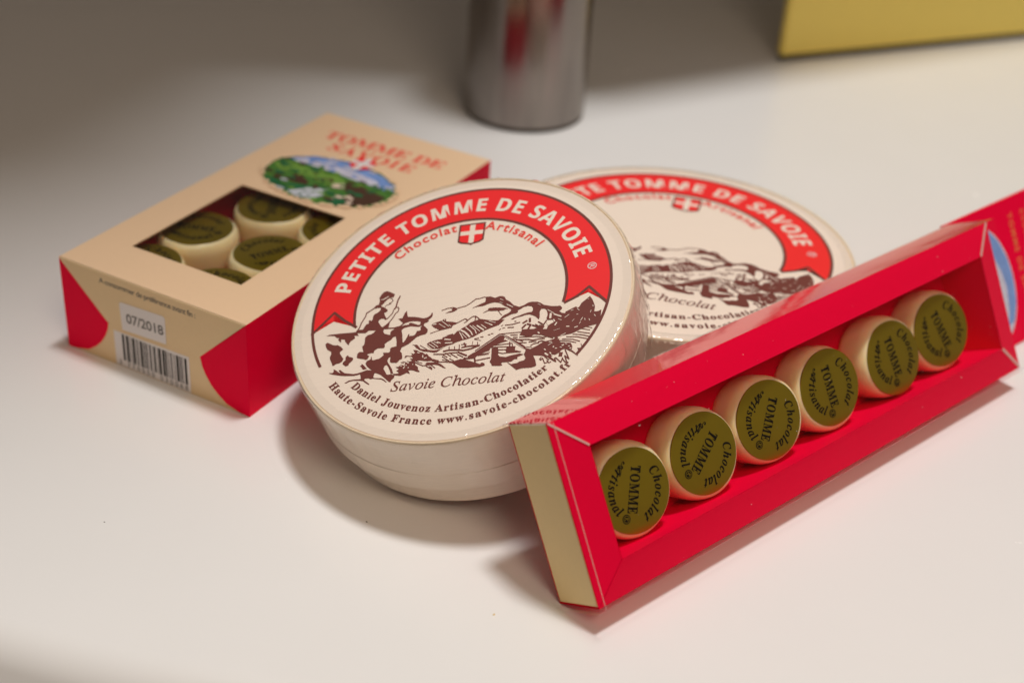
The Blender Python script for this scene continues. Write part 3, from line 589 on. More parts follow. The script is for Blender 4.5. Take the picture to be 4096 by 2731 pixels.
dirx, diry = 0.866, 0.5                 # direction of the back line
def back(s, t, z): return (12.5 + dirx * s - diry * t, 67.9 + diry * s + dirx * t, z)
mb = MB()                                   # unseen board added above the frame to shade the counter's back
P = [back(-10, -2.4, 24.2), back(45, -2.4, 24.2), back(45, 30, 24.2), back(-10, 30, 24.2)]
Q = [(x, y, 26) for x, y, z in P]
mb.add(P + Q, [(3, 2, 1, 0), (4, 5, 6, 7), (0, 1, 5, 4), (1, 2, 6, 5), (2, 3, 7, 6), (3, 0, 4, 7)], M['shade_board'])
structure(mb.build('back_shade_board'))
mb = MB()                                   # unseen sloping board, added and shaped to cast soft shade on the left
P = [back(-10, -2.4, 24.2), (2.4, 58.7, 75), (2.8, 44.6, 98), (-80, 44.6, 98), (-80, 60.6, 75), back(-10, 30, 24.2)]
Q = [(x, y + 1.0, z + 1.5) for x, y, z in P]
mb.add(P + Q, [(0, 1, 4), (1, 2, 3, 4), (0, 4, 5), (6, 10, 7), (7, 10, 9, 8), (6, 11, 10), (0, 6, 7, 1), (1, 7, 8, 2), (2, 8, 9, 3)], M['shade_board'])
structure(mb.build('left_shade_board'))

# yellow block
yb = thing('yellow_panel', 'plain yellow upright panel at the back right of the white counter', 'panel', frame((12.35, 69.3, 0), (0.914, 0.406, 0), (-0.406, 0.914, 0), (0, 0, 1)))
mb = MB(); mb.box(0, 24, 0, 0.5, 0.3, 22.5, M['yellow']); mb.build('panel', yb, bevel=0.15)
mb = MB(); mb.box(0.1, 23.9, 0.12, 0.45, 0.0, 0.3, M['dark']); mb.build('base', yb)  # dark strip painting in the shade of the gap under the panel

# steel cylinder
cy = thing('steel_cylinder', 'dull grey steel cylinder standing upright behind the chocolate boxes', 'cylinder', frame((-0.17, 61.06, 0), (1, 0, 0), (0, 1, 0), (0, 0, 1)))
mb = MB(); mb.lathe([(0.01, 0.12), (2.6, 0.12), (2.69, 0.22), (2.69, 18.8), (2.6, 19), (0.01, 19)], M['steel'], n=96); mb.build('body', cy, smooth=40)
mb = MB(); mb.lathe([(2.55, 0.0), (2.62, 0.0), (2.62, 0.12), (2.55, 0.12)], M['dark'], n=96); mb.build('base_ring', cy, smooth=40)

# ---------------------------------------------------------------- round wooden boxes
AC = (0.0, 0.155)                           # centre of the printed ribbon
def disc_print(parent, h):
    """the print on the lid, as thin ink above the wood"""
    z = h
    mb = MB()
    R0, R1, MID = 3.113, 4.351, 3.0
    th = lambda p: math.degrees(math.atan2(p[1] - AC[1], p[0] - AC[0]))
    def arc(r, a0, a1, n=72): return [(AC[0] + r * math.cos(math.radians(a0 + (a1 - a0) * i / n)), AC[1] + r * math.sin(math.radians(a0 + (a1 - a0) * i / n))) for i in range(n + 1)]
    RI, RN, RO = (2.985, -0.87), (3.703, -0.45), (4.128, -1.13)
    LI, LN, LO = (-3.045, -0.21), (-3.725, 0.525), (-4.37, -0.155)
    for i in range(72):                     # ribbon as strips between the arcs
        a0, a1 = 180 - 0.5 - (180 + 12.0) * i / 72, 180 - 0.5 - (180 + 12.0) * (i + 1) / 72
        p = [(AC[0] + r * math.cos(math.radians(a)), AC[1] + r * math.sin(math.radians(a))) for r, a in ((R0, a0), (R1, a0), (R1, a1), (R0, a1))]
        mb.add([(x, y, z + 0.004) for x, y in p], [(0, 1, 2, 3)] if False else [(3, 2, 1, 0)] if (p[1][0]-p[0][0])*(p[2][1]-p[0][1])-(p[1][1]-p[0][1])*(p[2][0]-p[0][0]) < 0 else [(0, 1, 2, 3)], M['ribbon'])
    def pt(r, a): return (AC[0] + r * math.cos(math.radians(a)), AC[1] + r * math.sin(math.radians(a)))
    mb.poly([pt(R0, -12.5), RI, RN, pt((R0 + R1) / 2 + 0.02, -12.5)], z + 0.004, M['ribbon'])
    mb.poly([RN, RO, pt(R1, -12.5), pt((R0 + R1) / 2 + 0.02, -12.5)], z + 0.0041, M['ribbon'])
    mb.poly([pt(R0, 179.5), pt((R0 + R1) / 2, 179.5), LN, LI], z + 0.004, M['ribbon'])
    mb.poly([pt((R0 + R1) / 2, 179.5), pt(R1, 179.5), LO, LN], z + 0.0041, M['ribbon'])
    mb.build('printed_ribbon', parent)
    mb = MB()                               # brown outline
    lw = 0.085
    mb.ring(AC, R1 - 0.03, R1 + 0.055, -43, 202, z + 0.006, M['brown'], 200)
    mb.ring(AC, R0 - 0.05, R0 + 0.035, -18.5, 186.5, z + 0.006, M['brown'], 200)
    mb.stroke([RI, (3.36, -0.72), RN, RO], lw, z + 0.0062, M['brown'])
    mb.stroke([LI, (-3.4, 0.13), LN, LO], lw, z + 0.0062, M['brown'])
    zz = z + 0.0065
    for ln in ART_POLYS.strip().split('\n'):
        k, *q = ln.split(); q = [float(a) for a in q]
        zz += 2e-5
        mb.poly(list(zip(q[::2], q[1::2])), zz + (0.004 if k == '-' else 0), M['brown'] if k == '+' else M['wood'])
    zs = zz + 0.0005
    for ln in ART_STROKES.strip().split('\n'):
        k, w, *q = ln.split(); q = [float(a) for a in q]
        zs += 2e-5
        r = mb.stroke(list(zip(q[::2], q[1::2])), float(w), zs + (0.005 if k == '-' else 0), M['brown'] if k == '+' else M['wood'], dz=4e-6)
    mb.build('printed_picture', parent)
    mb = MB()                               # shield with the white cross
    s = [(0.072, 3.075), (0.825, 2.985), (0.735, 2.31), (0.62, 2.245), (0.41, 2.225), (0.375, 2.19), (0.33, 2.235), (0.1, 2.32), (0.0, 2.40)]
    cx = sum(a for a, b in s[:3]) / 3; cen = (0.41, 2.66)
    mb.poly(s, z + 0.005, M['ribbon'])
    mb.stroke(s + [s[0]], 0.055, z + 0.0085, M['brown'])
    mb.stroke([(0.455, 2.99), (0.37, 2.27)], 0.16, z + 0.006, M['wood'])
    mb.stroke([(0.06, 2.72), (0.75, 2.62)], 0.16, z + 0.007, M['wood'])
    mb.build('printed_shield', parent)
    mb = MB()
    hl = 'PETITE TOMME DE SAVOIE'
    zt = z + 0.009
    r = 3.445
    letters(mb, SANSB(hl), M['wood'], zt, 0.725, on_arc_top(AC, r, 163.2), width=arc_len(r, 163.2, 9.6), off=0.008, sx=0.96)
    letters(mb, '\u00ae', M['paper'], zt, 0.36, on_arc_top(AC, 3.72, 4.6))
    letters(mb, 'Chocolat', M['redink'], zt, 0.46, on_arc_top(AC, 2.70, 132.5), width=arc_len(2.70, 132.5, 91.0), off=0.022)
    letters(mb, 'Artisanal', M['redink'], zt, 0.46, on_arc_top(AC, 2.68, 72.5), width=arc_len(2.68, 72.5, 30.5), off=0.022)
    mb.build('ribbon_lettering', parent)
    mb = MB()
    letters(mb, ITALIC('Savoie Chocolat'), M['brown'], zt, 0.475, on_line((-1.98, -2.875), -7.35), width=3.22, off=0.004)
    c1 = (0.0, 0.05)
    letters(mb, SERIF('Daniel Jouvenoz Artisan-Chocolatier'), M['brown'], zt, 0.335, on_arc_bottom(c1, 3.99, -141.4), width=arc_len(3.99, -141.4, -53.0), off=0.012)
    letters(mb, SERIF('Haute-Savoie France www.savoie-chocolat.fr'), M['brown'], zt, 0.335, on_arc_bottom(c1, 4.41, -148.6), width=arc_len(4.41, -148.6, -46.5), off=0.012)
    mb.build('maker_lettering', parent)

def round_box(label, mat, scale, rot, hgt):
    """origin at the middle of the underside; all sizes for a lid of radius 5"""
    t = thing('round_box', label, 'box', mat, 'round wooden boxes')
    k = scale
    lid_h = hgt * 0.715; zl = hgt - lid_h
    mb = MB()
    mb.lathe([(0.01, 0), (4.74 * k, 0), (4.80 * k, 0.06), (4.80 * k, zl + 0.4)], M['woodside'], n=160)
    mb.build('base', t, smooth=40)
    mb = MB()
    # side strip, its plywood edge at the top, the groove and the top disc
    rnd = random.Random(4)
    ph = [rnd.uniform(0, 6.28) for _ in range(4)]
    def wob(a, j, r, z): return r + 0.006 * math.sin(7 * a + ph[0]), z
    mb.lathe([(4.79 * k, zl), (4.995 * k, zl), (5.0 * k, zl + 0.02), (5.0 * k, hgt - 0.05)], M['woodside'], n=200, fn=wob)
    mb.lathe([(5.0 * k, hgt - 0.05), (4.985 * k, hgt + 0.004), (4.94 * k, hgt + 0.006), (4.93 * k, hgt - 0.02), (4.915 * k, hgt - 0.02)], M['plyedge'], n=200)
    mb.lathe([(4.915 * k, hgt - 0.02), (4.908 * k, hgt), (0.001, hgt)], M['wood'], n=200)
    lid = mb.build('lid', t, smooth=35)
    # lap joint of the strip: a thin step around the lower part of the lid
    mb = MB()
    mb.lathe([(5.004 * k, zl + lid_h * 0.30), (5.010 * k, zl + lid_h * 0.30), (5.010 * k, zl + lid_h * 0.33), (5.004 * k, zl + lid_h * 0.33)], M['woodside'], n=200)
    mb.build('lap_seam', lid, smooth=35)
    holder = bpy.data.objects.new('printed_label', None)
    COL.objects.link(holder); holder.parent = t
    holder.matrix_local = Matrix.Rotation(math.radians(rot), 4, 'Z') @ Matrix.Scale(k, 4)
    disc_print(holder, (hgt + 0.004) / k)
    # shrink wrap: gathered in fine pleats over the rim
    mb = MB()
    rp = random.Random(int(hgt * 1000))
    pl = []
    while len(pl) < 900:
        w_ = rp.choice((3, 4, 5, 6, 9, 14)); h_ = rp.random() ** 2
        pl += [h_ * math.sin(math.pi * (q + 0.5) / w_) for q in range(w_)]
    def pleat(a, j, r, z):
        w = pl[int(round(a / (2 * math.pi) * 900)) % 900] * (0.45 + 0.55 * abs(math.sin(1.5 * a + 0.4)))
        amp = (0.0, 0.010, 0.028, 0.045, 0.03, 0.012)[min(j, 5)]
        return r + amp * w * 0.6, z + amp * w
    cr = random.Random(7 + int(hgt * 100))
    tb = [[cr.random() ** 2 for _ in range(180)] for _ in range(9)]
    def crumple(a, j, r, z):
        loose = 0.25 + 0.75 * max(0.0, math.cos(a + 0.35)) ** 2
        e = 0.0 if j in (0, 8) else 1.0
        x = a / (2 * math.pi) * 180; i0 = int(x) % 180; f = x - int(x)
        return r + e * loose * 0.11 * (tb[j][i0] * (1 - f) + tb[j][(i0 + 1) % 180] * f), z
    mb.lathe([(5.03 * k + 0.001 * q, zl * 0.6 + (hgt - 0.09 - zl * 0.6) * q / 8) for q in range(9)], M['wrapside'], n=360, fn=crumple)
    mb.lathe([(4.68 * k, hgt + 0.014), (4.74 * k, hgt + 0.03), (4.80 * k, hgt + 0.034), (4.86 * k, hgt + 0.038), (4.97 * k, hgt + 0.02), (5.045 * k, hgt - 0.09)][::-1], M['wraprim'], n=900, fn=lambda a, j, r, z: pleat(a, 5 - j, r, z))
    mb.build('shrink_wrap', t, smooth=80)
    return t

n_ = Vector((-0.286991, -0.284644, 0.914666)); e1_ = Vector((0.954135, 0, 0.299375)); e2_ = Vector((-0.085216, 0.958633, 0.271589))
H1 = 2.9354
c1_ = Vector((-1.55112, 35.554017, 4.657337)) - n_ * H1
round_box('smaller round wooden box with a red ribbon print, tilted against the larger one', frame(c1_, e1_, e2_, n_), 1.0, 0, H1)
round_box('larger round wooden box with a red ribbon print lying flat behind the tilted one', frame((4.994, 42.852, 0.0), (1, 0, 0), (0, 1, 0), (0, 0, 1)), 6.0695 / 5, -4.7, 3.0955)

# ---------------------------------------------------------------- chocolates
def chocolate_proto():
    t = thing('chocolate', '', 'chocolate', None)
    mb = MB()
    R, H = 1.28, 1.10
    qa, qb = 0.20, 0.42
    prof = [(0.001, 0), (R - 0.14, 0), (R - 0.05, 0.04), (R - 0.015, 0.13), (R, 0.3), (R, H - qb)]
    for i in range(1, 9):
        a = math.radians(90 * i / 8); prof.append((R - qa + qa * math.cos(a), H - qb + qb * math.sin(a)))
    prof.append((0.001, H))
    mb.lathe(prof, M['ivory'], n=64, fn=lambda a, j, r, z: (r * (1 + 0.010 * math.sin(2 * a + 1) + 0.006 * math.sin(5 * a) * (z / H)), z - (0.025 * max(0, math.sin(3 * a + 2)) ** 3 if 10 < j < 14 else 0)))
    mb.build('body', t, smooth=50)
    mb = MB(); mb.lathe([(1.125, H - 0.03), (1.12, H + 0.006), (1.09, H + 0.012), (0.001, H + 0.012)], M['gold'], n=64)
    st = mb.build('gold_sticker', t, smooth=30)
    mb = MB(); z = H + 0.016
    wd = 1.24
    letters(mb, SERIF('TOMME'), M['black'], z, 0.44, on_line((-wd / 2 - 0.03, -0.15), 0), width=wd, off=0.014, sx=0.66)
    mb.ring((0.74, -0.17), 0.0, 0.125, 0, 360, z, M['black'], 24)
    mb.ring((0.74, -0.17), 0.082, 0.098, 0, 360, z + 0.004, M['gold'], 24)
    mb.stroke([(0.71, -0.225), (0.71, -0.115), (0.765, -0.13), (0.72, -0.165), (0.77, -0.225)], 0.018, z + 0.006, M['gold'])
    r = 0.69
    letters(mb, BOLDIT('Chocolat'), M['black'], z, 0.39, on_arc_top((0, -0.02), r, 144), width=arc_len(r, 144, 32), off=0.011, sx=0.9)
    r = 0.85
    letters(mb, BOLDIT('Artisanal'), M['black'], z, 0.39, on_arc_bottom((0, 0.05), r, -148), width=arc_len(r, -148, -34), off=0.011, sx=0.9)
    mb.build('lettering', st)
    return t
proto = chocolate_proto()
_used = [False]
vr = random.Random(21)
def place_chocolate(mat, label, group):
    if not _used[0]:
        t = proto; _used[0] = True
    else:
        t = proto.copy(); COL.objects.link(t)
        for ch in proto.children:
            c = ch.copy(); COL.objects.link(c); c.parent = t
            if ch.name.startswith('gold'): c.location = (vr.uniform(-0.05, 0.05) * CM, vr.uniform(-0.05, 0.05) * CM, 0)
            else: c.rotation_euler = (0, 0, vr.uniform(0, 6.28)); c.scale = (vr.uniform(0.975, 1.0), vr.uniform(0.975, 1.0), 1)
            for gch in ch.children:
                d = gch.copy(); COL.objects.link(d); d.parent = c
    t.matrix_world = mat
    tag(t, label, 'chocolate', group)
    return t

# ---------------------------------------------------------------- long red box, leaning back
ML = (Vector((0.730911, 0.682472, 0.000371)), Vector((-0.593653, 0.636056, -0.492960)), Vector((-0.336668, 0.360090, 0.870052)))
B0 = Vector((2.747441, 27.338897, 0.879229 + 0.02))
def inbox(u, w, v): return B0 + ML[0] * u + ML[1] * w + ML[2] * v
L, D, V = 18.96, 1.79, 4.90
lb = thing('window_box', 'long red card box with an open front holding a row of six chocolates, leaning back', 'box', frame(B0, *ML))
u0, u1, v0, v1 = 0.97, 18.0, 0.94, 3.97     # the opening
fi, fo = 0.03, 0.22                         # the frame rises from its outer edge to the opening
g_ = 0.012
mb = MB()
mb.quad((0, fo, V), (L, fo, V), (L, D, V), (0, D, V), M['red']); mb.build('top_panel', lb)
mb = MB(); mb.quad((0, D, 0), (L, D, 0), (L, fo, 0), (0, fo, 0), M['red']); mb.build('bottom_panel', lb)
mb = MB(); mb.quad((L, D, 0), (0, D, 0), (0, D, V), (L, D, V), M['red']); mb.build('back_panel', lb)
for x, sgn in ((0, 1), (L, -1)):
    mb = MB(); mb.box(min(x, x + 0.06 * sgn), max(x, x + 0.06 * sgn), fo + 0.06, D - 0.02, 0.05, V - 0.04, M['olive']); e = mb.build('end_panel', lb, bevel=0.02)
    mb = MB(); mb.box(min(x + 0.062 * sgn, x + 0.09 * sgn), max(x + 0.062 * sgn, x + 0.09 * sgn), fo + 0.02, D, 0, V, M['red']); mb.build('end_liner', lb)
def strip(a, b, c, d, name='frame_strip'):
    mb = MB()
    th = 0.035
    P = [a, b, c, d]
    Q = [(x, y + th, z) for x, y, z in P]
    mb.add(P + Q, [(0, 1, 2, 3), (7, 6, 5, 4), (0, 4, 5, 1), (1, 5, 6, 2), (2, 6, 7, 3), (3, 7, 4, 0)], M['red'])
    return mb.build(name, lb, bevel=0.008)
strip((g_, fo, 0), (L - g_, fo, 0), (u1 - g_, fi, v0), (u0 + g_, fi, v0))
strip((L - g_, fo, V), (g_, fo, V), (u0 + g_, fi, v1), (u1 - g_, fi, v1))
strip((0, fo + 0.012, V - g_), (0, fo + 0.012, g_), (u0, fi + 0.012, v0 + g_), (u0, fi + 0.012, v1 - g_))
strip((L, fo + 0.012, g_), (L, fo + 0.012, V - g_), (u1, fi + 0.012, v1 - g_), (u1, fi + 0.012, v0 + g_))
# pale torn card edges at the mitres
for (a, b) in (((0.03, fo - 0.006, V - 0.03), (u0 - 0.02, fi - 0.006, v1 + 0.02)), ((L - 0.03, fo - 0.008, V - 0.03), (u1 + 0.02, fi - 0.008, v1 + 0.02)), ((L - 0.03, fo - 0.006, 0.03), (u1 + 0.02, fi - 0.006, v0 - 0.02))):
    mb = MB(); w = 0.028 if a[0] < 1 else 0.05
    dx, dz = b[0] - a[0], b[2] - a[2]; q = math.hypot(dx, dz); nx, nz = -dz / q * w, dx / q * w
    mb.quad((a[0] - nx, a[1], a[2] - nz), (b[0] - nx, b[1], b[2] - nz), (b[0] + nx, b[1], b[2] + nz), (a[0] + nx, a[1], a[2] + nz), M['cardedge'])
    mb.build('card_edge', lb)
BK = 1.70
mb = MB()
mb.quad((u0, fi, v0), (u1, fi, v0), (u1, BK, v0), (u0, BK, v0), M['red'])
mb.quad((u0, BK, v1), (u1, BK, v1), (u1, fi, v1), (u0, fi, v1), M['red'])
mb.quad((u0, BK, v0), (u0, BK, v1), (u0, fi, v1), (u0, fi, v0), M['red'])
mb.quad((u1, fi, v0), (u1, fi, v1), (u1, BK, v1), (u1, BK, v0), M['red'])
mb.quad((u0, BK, v0), (u1, BK, v0), (u1, BK, v1), (u0, BK, v1), M['red'])
mb.build('tray', lb)
mb = MB()                                   # clear sleeve slid over the box, open at the ends
s0, s1, o_ = -0.27, L + 0.10, 0.035
crn = [(-o_ + 0.03, -o_), (-o_, -o_ + 0.03), (-o_, V + o_ - 0.03), (-o_ + 0.03, V + o_), (D + o_ - 0.03, V + o_), (D + o_, V + o_ - 0.03), (D + o_, -o_ + 0.03), (D + o_ - 0.03, -o_)]
nn = len(crn); v = []
for x in (s0, s1): v += [(x, a, b) for a, b in crn]
mb.add(v, [(i, (i + 1) % nn, nn + (i + 1) % nn, nn + i) for i in range(nn)], M['sleeve'])
slv = mb.build('clear_sleeve', lb)
mb = MB(); mb.box(-0.008, 0.008, -0.045, -0.037, 0.0, V, M['cardedge']); mb.build('sleeve_fold', slv)

mb = MB(); rnd = random.Random(5)
for i in range(60):
    x, z, q = rnd.uniform(0.6, L - 0.5), rnd.uniform(0.2, V - 0.2), rnd.choice((0.006, 0.008, 0.008, 0.012, 0.018)); t_ = rnd.uniform(0, 3.1)
    a, b, e = math.cos(t_) * q * rnd.choice((1, 1, 2.5)), math.sin(t_) * q, q * 0.6
    mb.quad((x - a, -0.042, z - b), (x + e, -0.042, z - e), (x + a, -0.042, z + b), (x - e, -0.042, z + e), M['paper'])
du = mb.build('dust', lb); du['kind'] = 'stuff'

pos = [(2.45, -113.8, 'first chocolate in the red box, next to its pale gold end'),
       (5.10, -140.6, 'second chocolate from the pale gold end of the red box, its sticker turned most askew'),
       (7.83, -122.0, 'third chocolate from the pale gold end of the red box'),
       (10.45, -88.4, 'fourth chocolate from the pale gold end of the red box'),
       (13.42, -84.8, 'fifth chocolate from the pale gold end of the red box, after a wider gap'),
       (16.05, -75.9, 'last chocolate of the row, against the far end of the red box')]
for k, (u, ang, lab) in enumerate(pos):
    nrm = -ML[1]
    ca, sa = math.cos(math.radians(ang)), math.sin(math.radians(ang))
    x = ML[0] * ca + ML[2] * sa; y = ML[2] * ca - ML[0] * sa
    tl = (0.0, 0.03, -0.02, 0.015, 0.05, -0.02)[k] - 0.12
    nr = (nrm + ML[0] * tl).normalized(); x = (x - nr * x.dot(nr)).normalized(); y = nr.cross(x)
    o = inbox(u, 1.62, v0 + 1.285)
    place_chocolate(frame(o, x, y, nr), lab, 'chocolates in the long red box')

# red card with the oval picture, standing behind the long box
cb = thing('picture_card', 'red card panel with oval sky picture and orange print behind the long red box', 'card', frame(inbox(18.97, 1.86, 0.06), *ML))
mb = MB(); mb.box(0, 8.6, 0, 0.14, 0, 4.87, M['red']); mb.build('panel', cb, bevel=0.02)
def vert(mb, pts, m, y):                    # outline on the upright face, x along, z up
    P = [Vector((a, b, 0)) for a, b in pts]
    fs = [t if ((P[t[1]] - P[t[0]]).cross(P[t[2]] - P[t[0]])).z > 0 else tuple(reversed(t)) for t in tessellate_polygon([P])]
    mb.add([(a, y, b) for a, b in pts], fs, m)
mb = MB()
el = lambda cx, cz, a, b, n=48, s=0, e=360: [(cx + a * math.cos(math.radians(s + (e - s) * i / n)), cz + b * math.sin(math.radians(s + (e - s) * i / n))) for i in range(n)]
vert(mb, el(1.65, 2.27, 1.45, 2.05), M['cloud'], -0.006)
vert(mb, [(1.8, 4.25), (2.3, 4.05), (2.7, 3.6), (2.98, 2.9), (3.06, 2.2), (2.95, 1.4), (2.6, 0.8), (2.2, 0.7), (2.45, 1.2), (2.6, 2.0), (2.5, 2.6), (2.25, 3.2)], M['sky'], -0.009)
vert(mb, el(1.1, 2.27, 0.9, 1.6), M['green'], -0.012)
mb.build('printed_picture', cb)
mb = MB()
def vletters(text, m, size, u, vtop, width):
    tmp = MB(); letters(tmp, text, m, 0, size, on_line((0, 0), -90), width=width, off=0.01)
    mb.add([(u + a, -0.008, vtop + b) for a, b, c in tmp.v], tmp.f, m)
vletters('TOMME DE SAVOIE', M['orangeink'], 0.34, 3.55, 4.35, 3.6)
vletters('Chocolat Artisanal', M['orangeink'], 0.30, 4.3, 4.3, 3.4)
mb.build('lettering', cb)

# ---------------------------------------------------------------- beige window box on the left
th = -0.477314
bx = Vector((math.cos(th), math.sin(th), 0)); by = Vector((-math.sin(th), math.cos(th), 0)); P0 = Vector((-14.081, 39.1415, 0.01))
X, Y, Z = 7.207, 14.091, 3.2045
gb = thing('window_box', 'beige and red card box lying flat, square window showing chocolates', 'box', frame(P0, bx, by, (0, 0, 1)))
x0, x1, y0, y1 = 1.33, 5.62, 1.77, 7.26
mb = MB()
tk = 0.045
O = [(0, 0), (X, 0), (X, Y), (0, Y)]; I = [(x0, y0), (x1, y0), (x1, y1), (x0, y1)]
vv = [(a, b, Z) for a, b in O + I] + [(a, b, Z - tk) for a, b in O + I]
fs = []
for i in range(4):
    j = (i + 1) % 4
    fs += [(i, j, 4 + j, 4 + i), (12 + i, 12 + j, 8 + j, 8 + i), (4 + i, 4 + j, 12 + j, 12 + i)]
mb.add(vv, fs, M['tan'])
lid = mb.build('lid_panel', gb)
for xx, nm in ((0, 'side_panel'), (X - 0.045, 'side_panel')):
    mb = MB(); mb.box(xx, xx + 0.045, 0.0, Y, 0, Z - 0.002, M['red']); mb.build(nm, gb, bevel=0.012)
mb = MB(); mb.box(0.046, X - 0.046, Y - 0.045, Y, 0, Z - 0.047, M['red']); mb.build('back_panel', gb)
mb = MB(); mb.box(0.046, X - 0.046, 0.09, Y - 0.046, 0.0, 0.045, M['red']); mb.build('floor_panel', gb)
# front end: lower flap, upper flap folded over it, two red tucked wings
mb = MB(); mb.box(0.046, X - 0.046, 0.045, 0.088, 0, Z - 0.047, M['red']); mb.build('end_panel', gb)
def front(pts, y, m, name, dep=0.035):
    mb = MB()
    vert(mb, pts, m, y)
    n = len(pts)
    ar = sum(pts[i][0] * pts[(i + 1) % n][1] - pts[(i + 1) % n][0] * pts[i][1] for i in range(n))
    q = pts if ar > 0 else pts[::-1]
    mb.add([(a, y, b) for a, b in q] + [(a, y + dep, b) for a, b in q], [(i, n + i, n + (i + 1) % n, (i + 1) % n) for i in range(n)], m)
    return mb.build(name, gb)
front([(0.3, 0.0), (X - 0.3, 0.0), (5.55, 1.50), (1.65, 1.50)], 0.0, M['tanside'], 'lower_flap')
front([(1.79, 1.49), (5.40, 1.49), (X - 0.02, Z - 0.01), (0.02, Z - 0.01)], -0.045, M['tanside'], 'upper_flap')
def wing(f):
    c = [(0.0, Z - 0.03), (0.9, 2.33), (1.80, 1.52), (1.74, 1.20), (1.62, 0.92), (1.42, 0.62), (1.18, 0.38), (0.85, 0.15), (0.39, 0.03), (0.0, 0.0)]
    return [(f(a), b) for a, b in c]
front(wing(lambda a: a), -0.02, M['red'], 'side_wing')
front(wing(lambda a: X - a), -0.02, M['red'], 'side_wing')
# sticker, barcode, print
def fletters(mb, text, m, size, u, v, width, y, off=0.0, ang=0):
    tmp = MB(); letters(tmp, text, m, 0, size, on_line((0, 0), ang), width=width, off=off)
    mb.add([(u + a, y, v + b) for a, b, c in tmp.v], tmp.f, m)
mb = MB(); pts = [(2.40, 1.42), (4.14, 1.50), (4.16, 2.40), (4.08, 2.47), (2.42, 2.40), (2.36, 2.33)]
vert(mb, pts, M['paper'], -0.052)
stk = mb.build('date_sticker', gb)
mb = MB(); fletters(mb, '07/2018', M['greyink'], 0.47, 2.60, 1.74, 1.48, -0.058, 0.012, 2); mb.build('lettering', stk)
mb = MB(); vert(mb, [(1.98, 0.02), (4.96, 0.02), (4.96, 1.31), (1.98, 1.25)], M['paper'], -0.007)
bc = mb.build('barcode_label', gb)
mb = MB(); rnd = random.Random(11); u = 2.31
while u < 4.83:
    w = rnd.choice((0.028, 0.028, 0.056, 0.084)); mb.quad((u, -0.012, 0.27), (u + w, -0.012, 0.27), (u + w, -0.012, 1.21), (u, -0.012, 1.21), M['black'])
    u += w + rnd.choice((0.028, 0.028, 0.056, 0.07))
mb.build('bars', bc)
mb = MB(); fletters(mb, '3 770000 030068', M['greyink'], 0.25, 2.10, 0.06, 2.76, -0.012, 0.006); mb.build('lettering', bc)
mb = MB(); fletters(mb, 'A consommer de préférence avant fin :', M['greyink'], 0.27, 1.62, 2.83, 3.75, -0.05, 0.006); mb.build('lettering', gb)
# print on the lid
mb = MB()
def el2(cx, cy, a, b, n=56): return [(cx + a * math.cos(2 * math.pi * i / n), cy + b * math.sin(2 * math.pi * i / n)) for i in range(n)]
mb.poly(el2(3.55, 9.22, 2.56, 1.72), Z + 0.004, M['green'])
OV = [('sky', [(1.3, 9.9), (1.5, 10.25), (2.0, 10.58), (2.7, 10.80), (3.3, 10.88), (4.1, 10.83), (4.9, 10.6), (5.5, 10.2), (5.85, 9.78), (5.7, 9.66), (5.15, 9.8), (4.44, 9.83), (3.66, 9.93), (2.93, 9.96), (2.45, 9.95), (1.97, 9.95)]),
('cloud', [(1.43, 9.89), (1.75, 10.25), (2.48, 10.32), (3.13, 10.34), (4.01, 10.31), (4.9, 10.17), (5.4, 9.77), (4.95, 9.76), (4.23, 9.79), (3.45, 9.89), (2.98, 9.88), (2.24, 9.91)]),
('lightgreen', [(1.13, 9.32), (1.27, 9.78), (2.19, 9.64), (3.56, 9.74), (4.11, 9.48), (3.91, 9.11), (3.04, 9.14), (2.22, 9.09), (1.67, 8.92)]),
('darkgreen', [(1.5, 8.25), (1.9, 8.3), (2.39, 8.22), (3.05, 8.48), (3.76, 8.79), (3.95, 8.27), (3.0, 7.9), (2.65, 7.75), (2.0, 7.9)]),
('cow', [(1.55, 8.83), (1.77, 8.99), (2.02, 8.72), (1.77, 8.54)]),
('cow', [(2.27, 8.57), (2.29, 9.26), (2.73, 8.91), (3.01, 8.78), (3.11, 8.52), (2.52, 8.42)]),
('cow', [(3.07, 9.16), (3.59, 9.43), (3.74, 9.21), (3.26, 8.97)]),
('flower', [(2.82, 7.77), (3.13, 8.11), (3.51, 8.49), (3.9, 8.67), (4.09, 8.27), (3.83, 7.66), (3.32, 7.6)]),
('darkgreen', [(4.31, 7.9), (4.46, 8.65), (4.88, 8.32), (5.24, 7.9), (4.71, 7.78)]),
('cow', [(4.15, 9.29), (4.52, 9.56), (5.24, 9.33), (5.88, 9.26), (5.85, 8.72), (5.6, 8.3), (5.2, 8.0), (5.04, 8.54), (4.46, 8.86)]),
('pale', [(4.67, 8.48), (4.81, 8.69), (5.14, 8.4), (5.2, 7.95)]),
('pale', [(3.7, 9.07), (4.15, 9.29), (4.36, 9.0), (3.97, 8.83)])]
for i, (k, q) in enumerate(OV): mb.poly(q, Z + 0.007 + 0.002 * i, M[k])
rnd = random.Random(3)
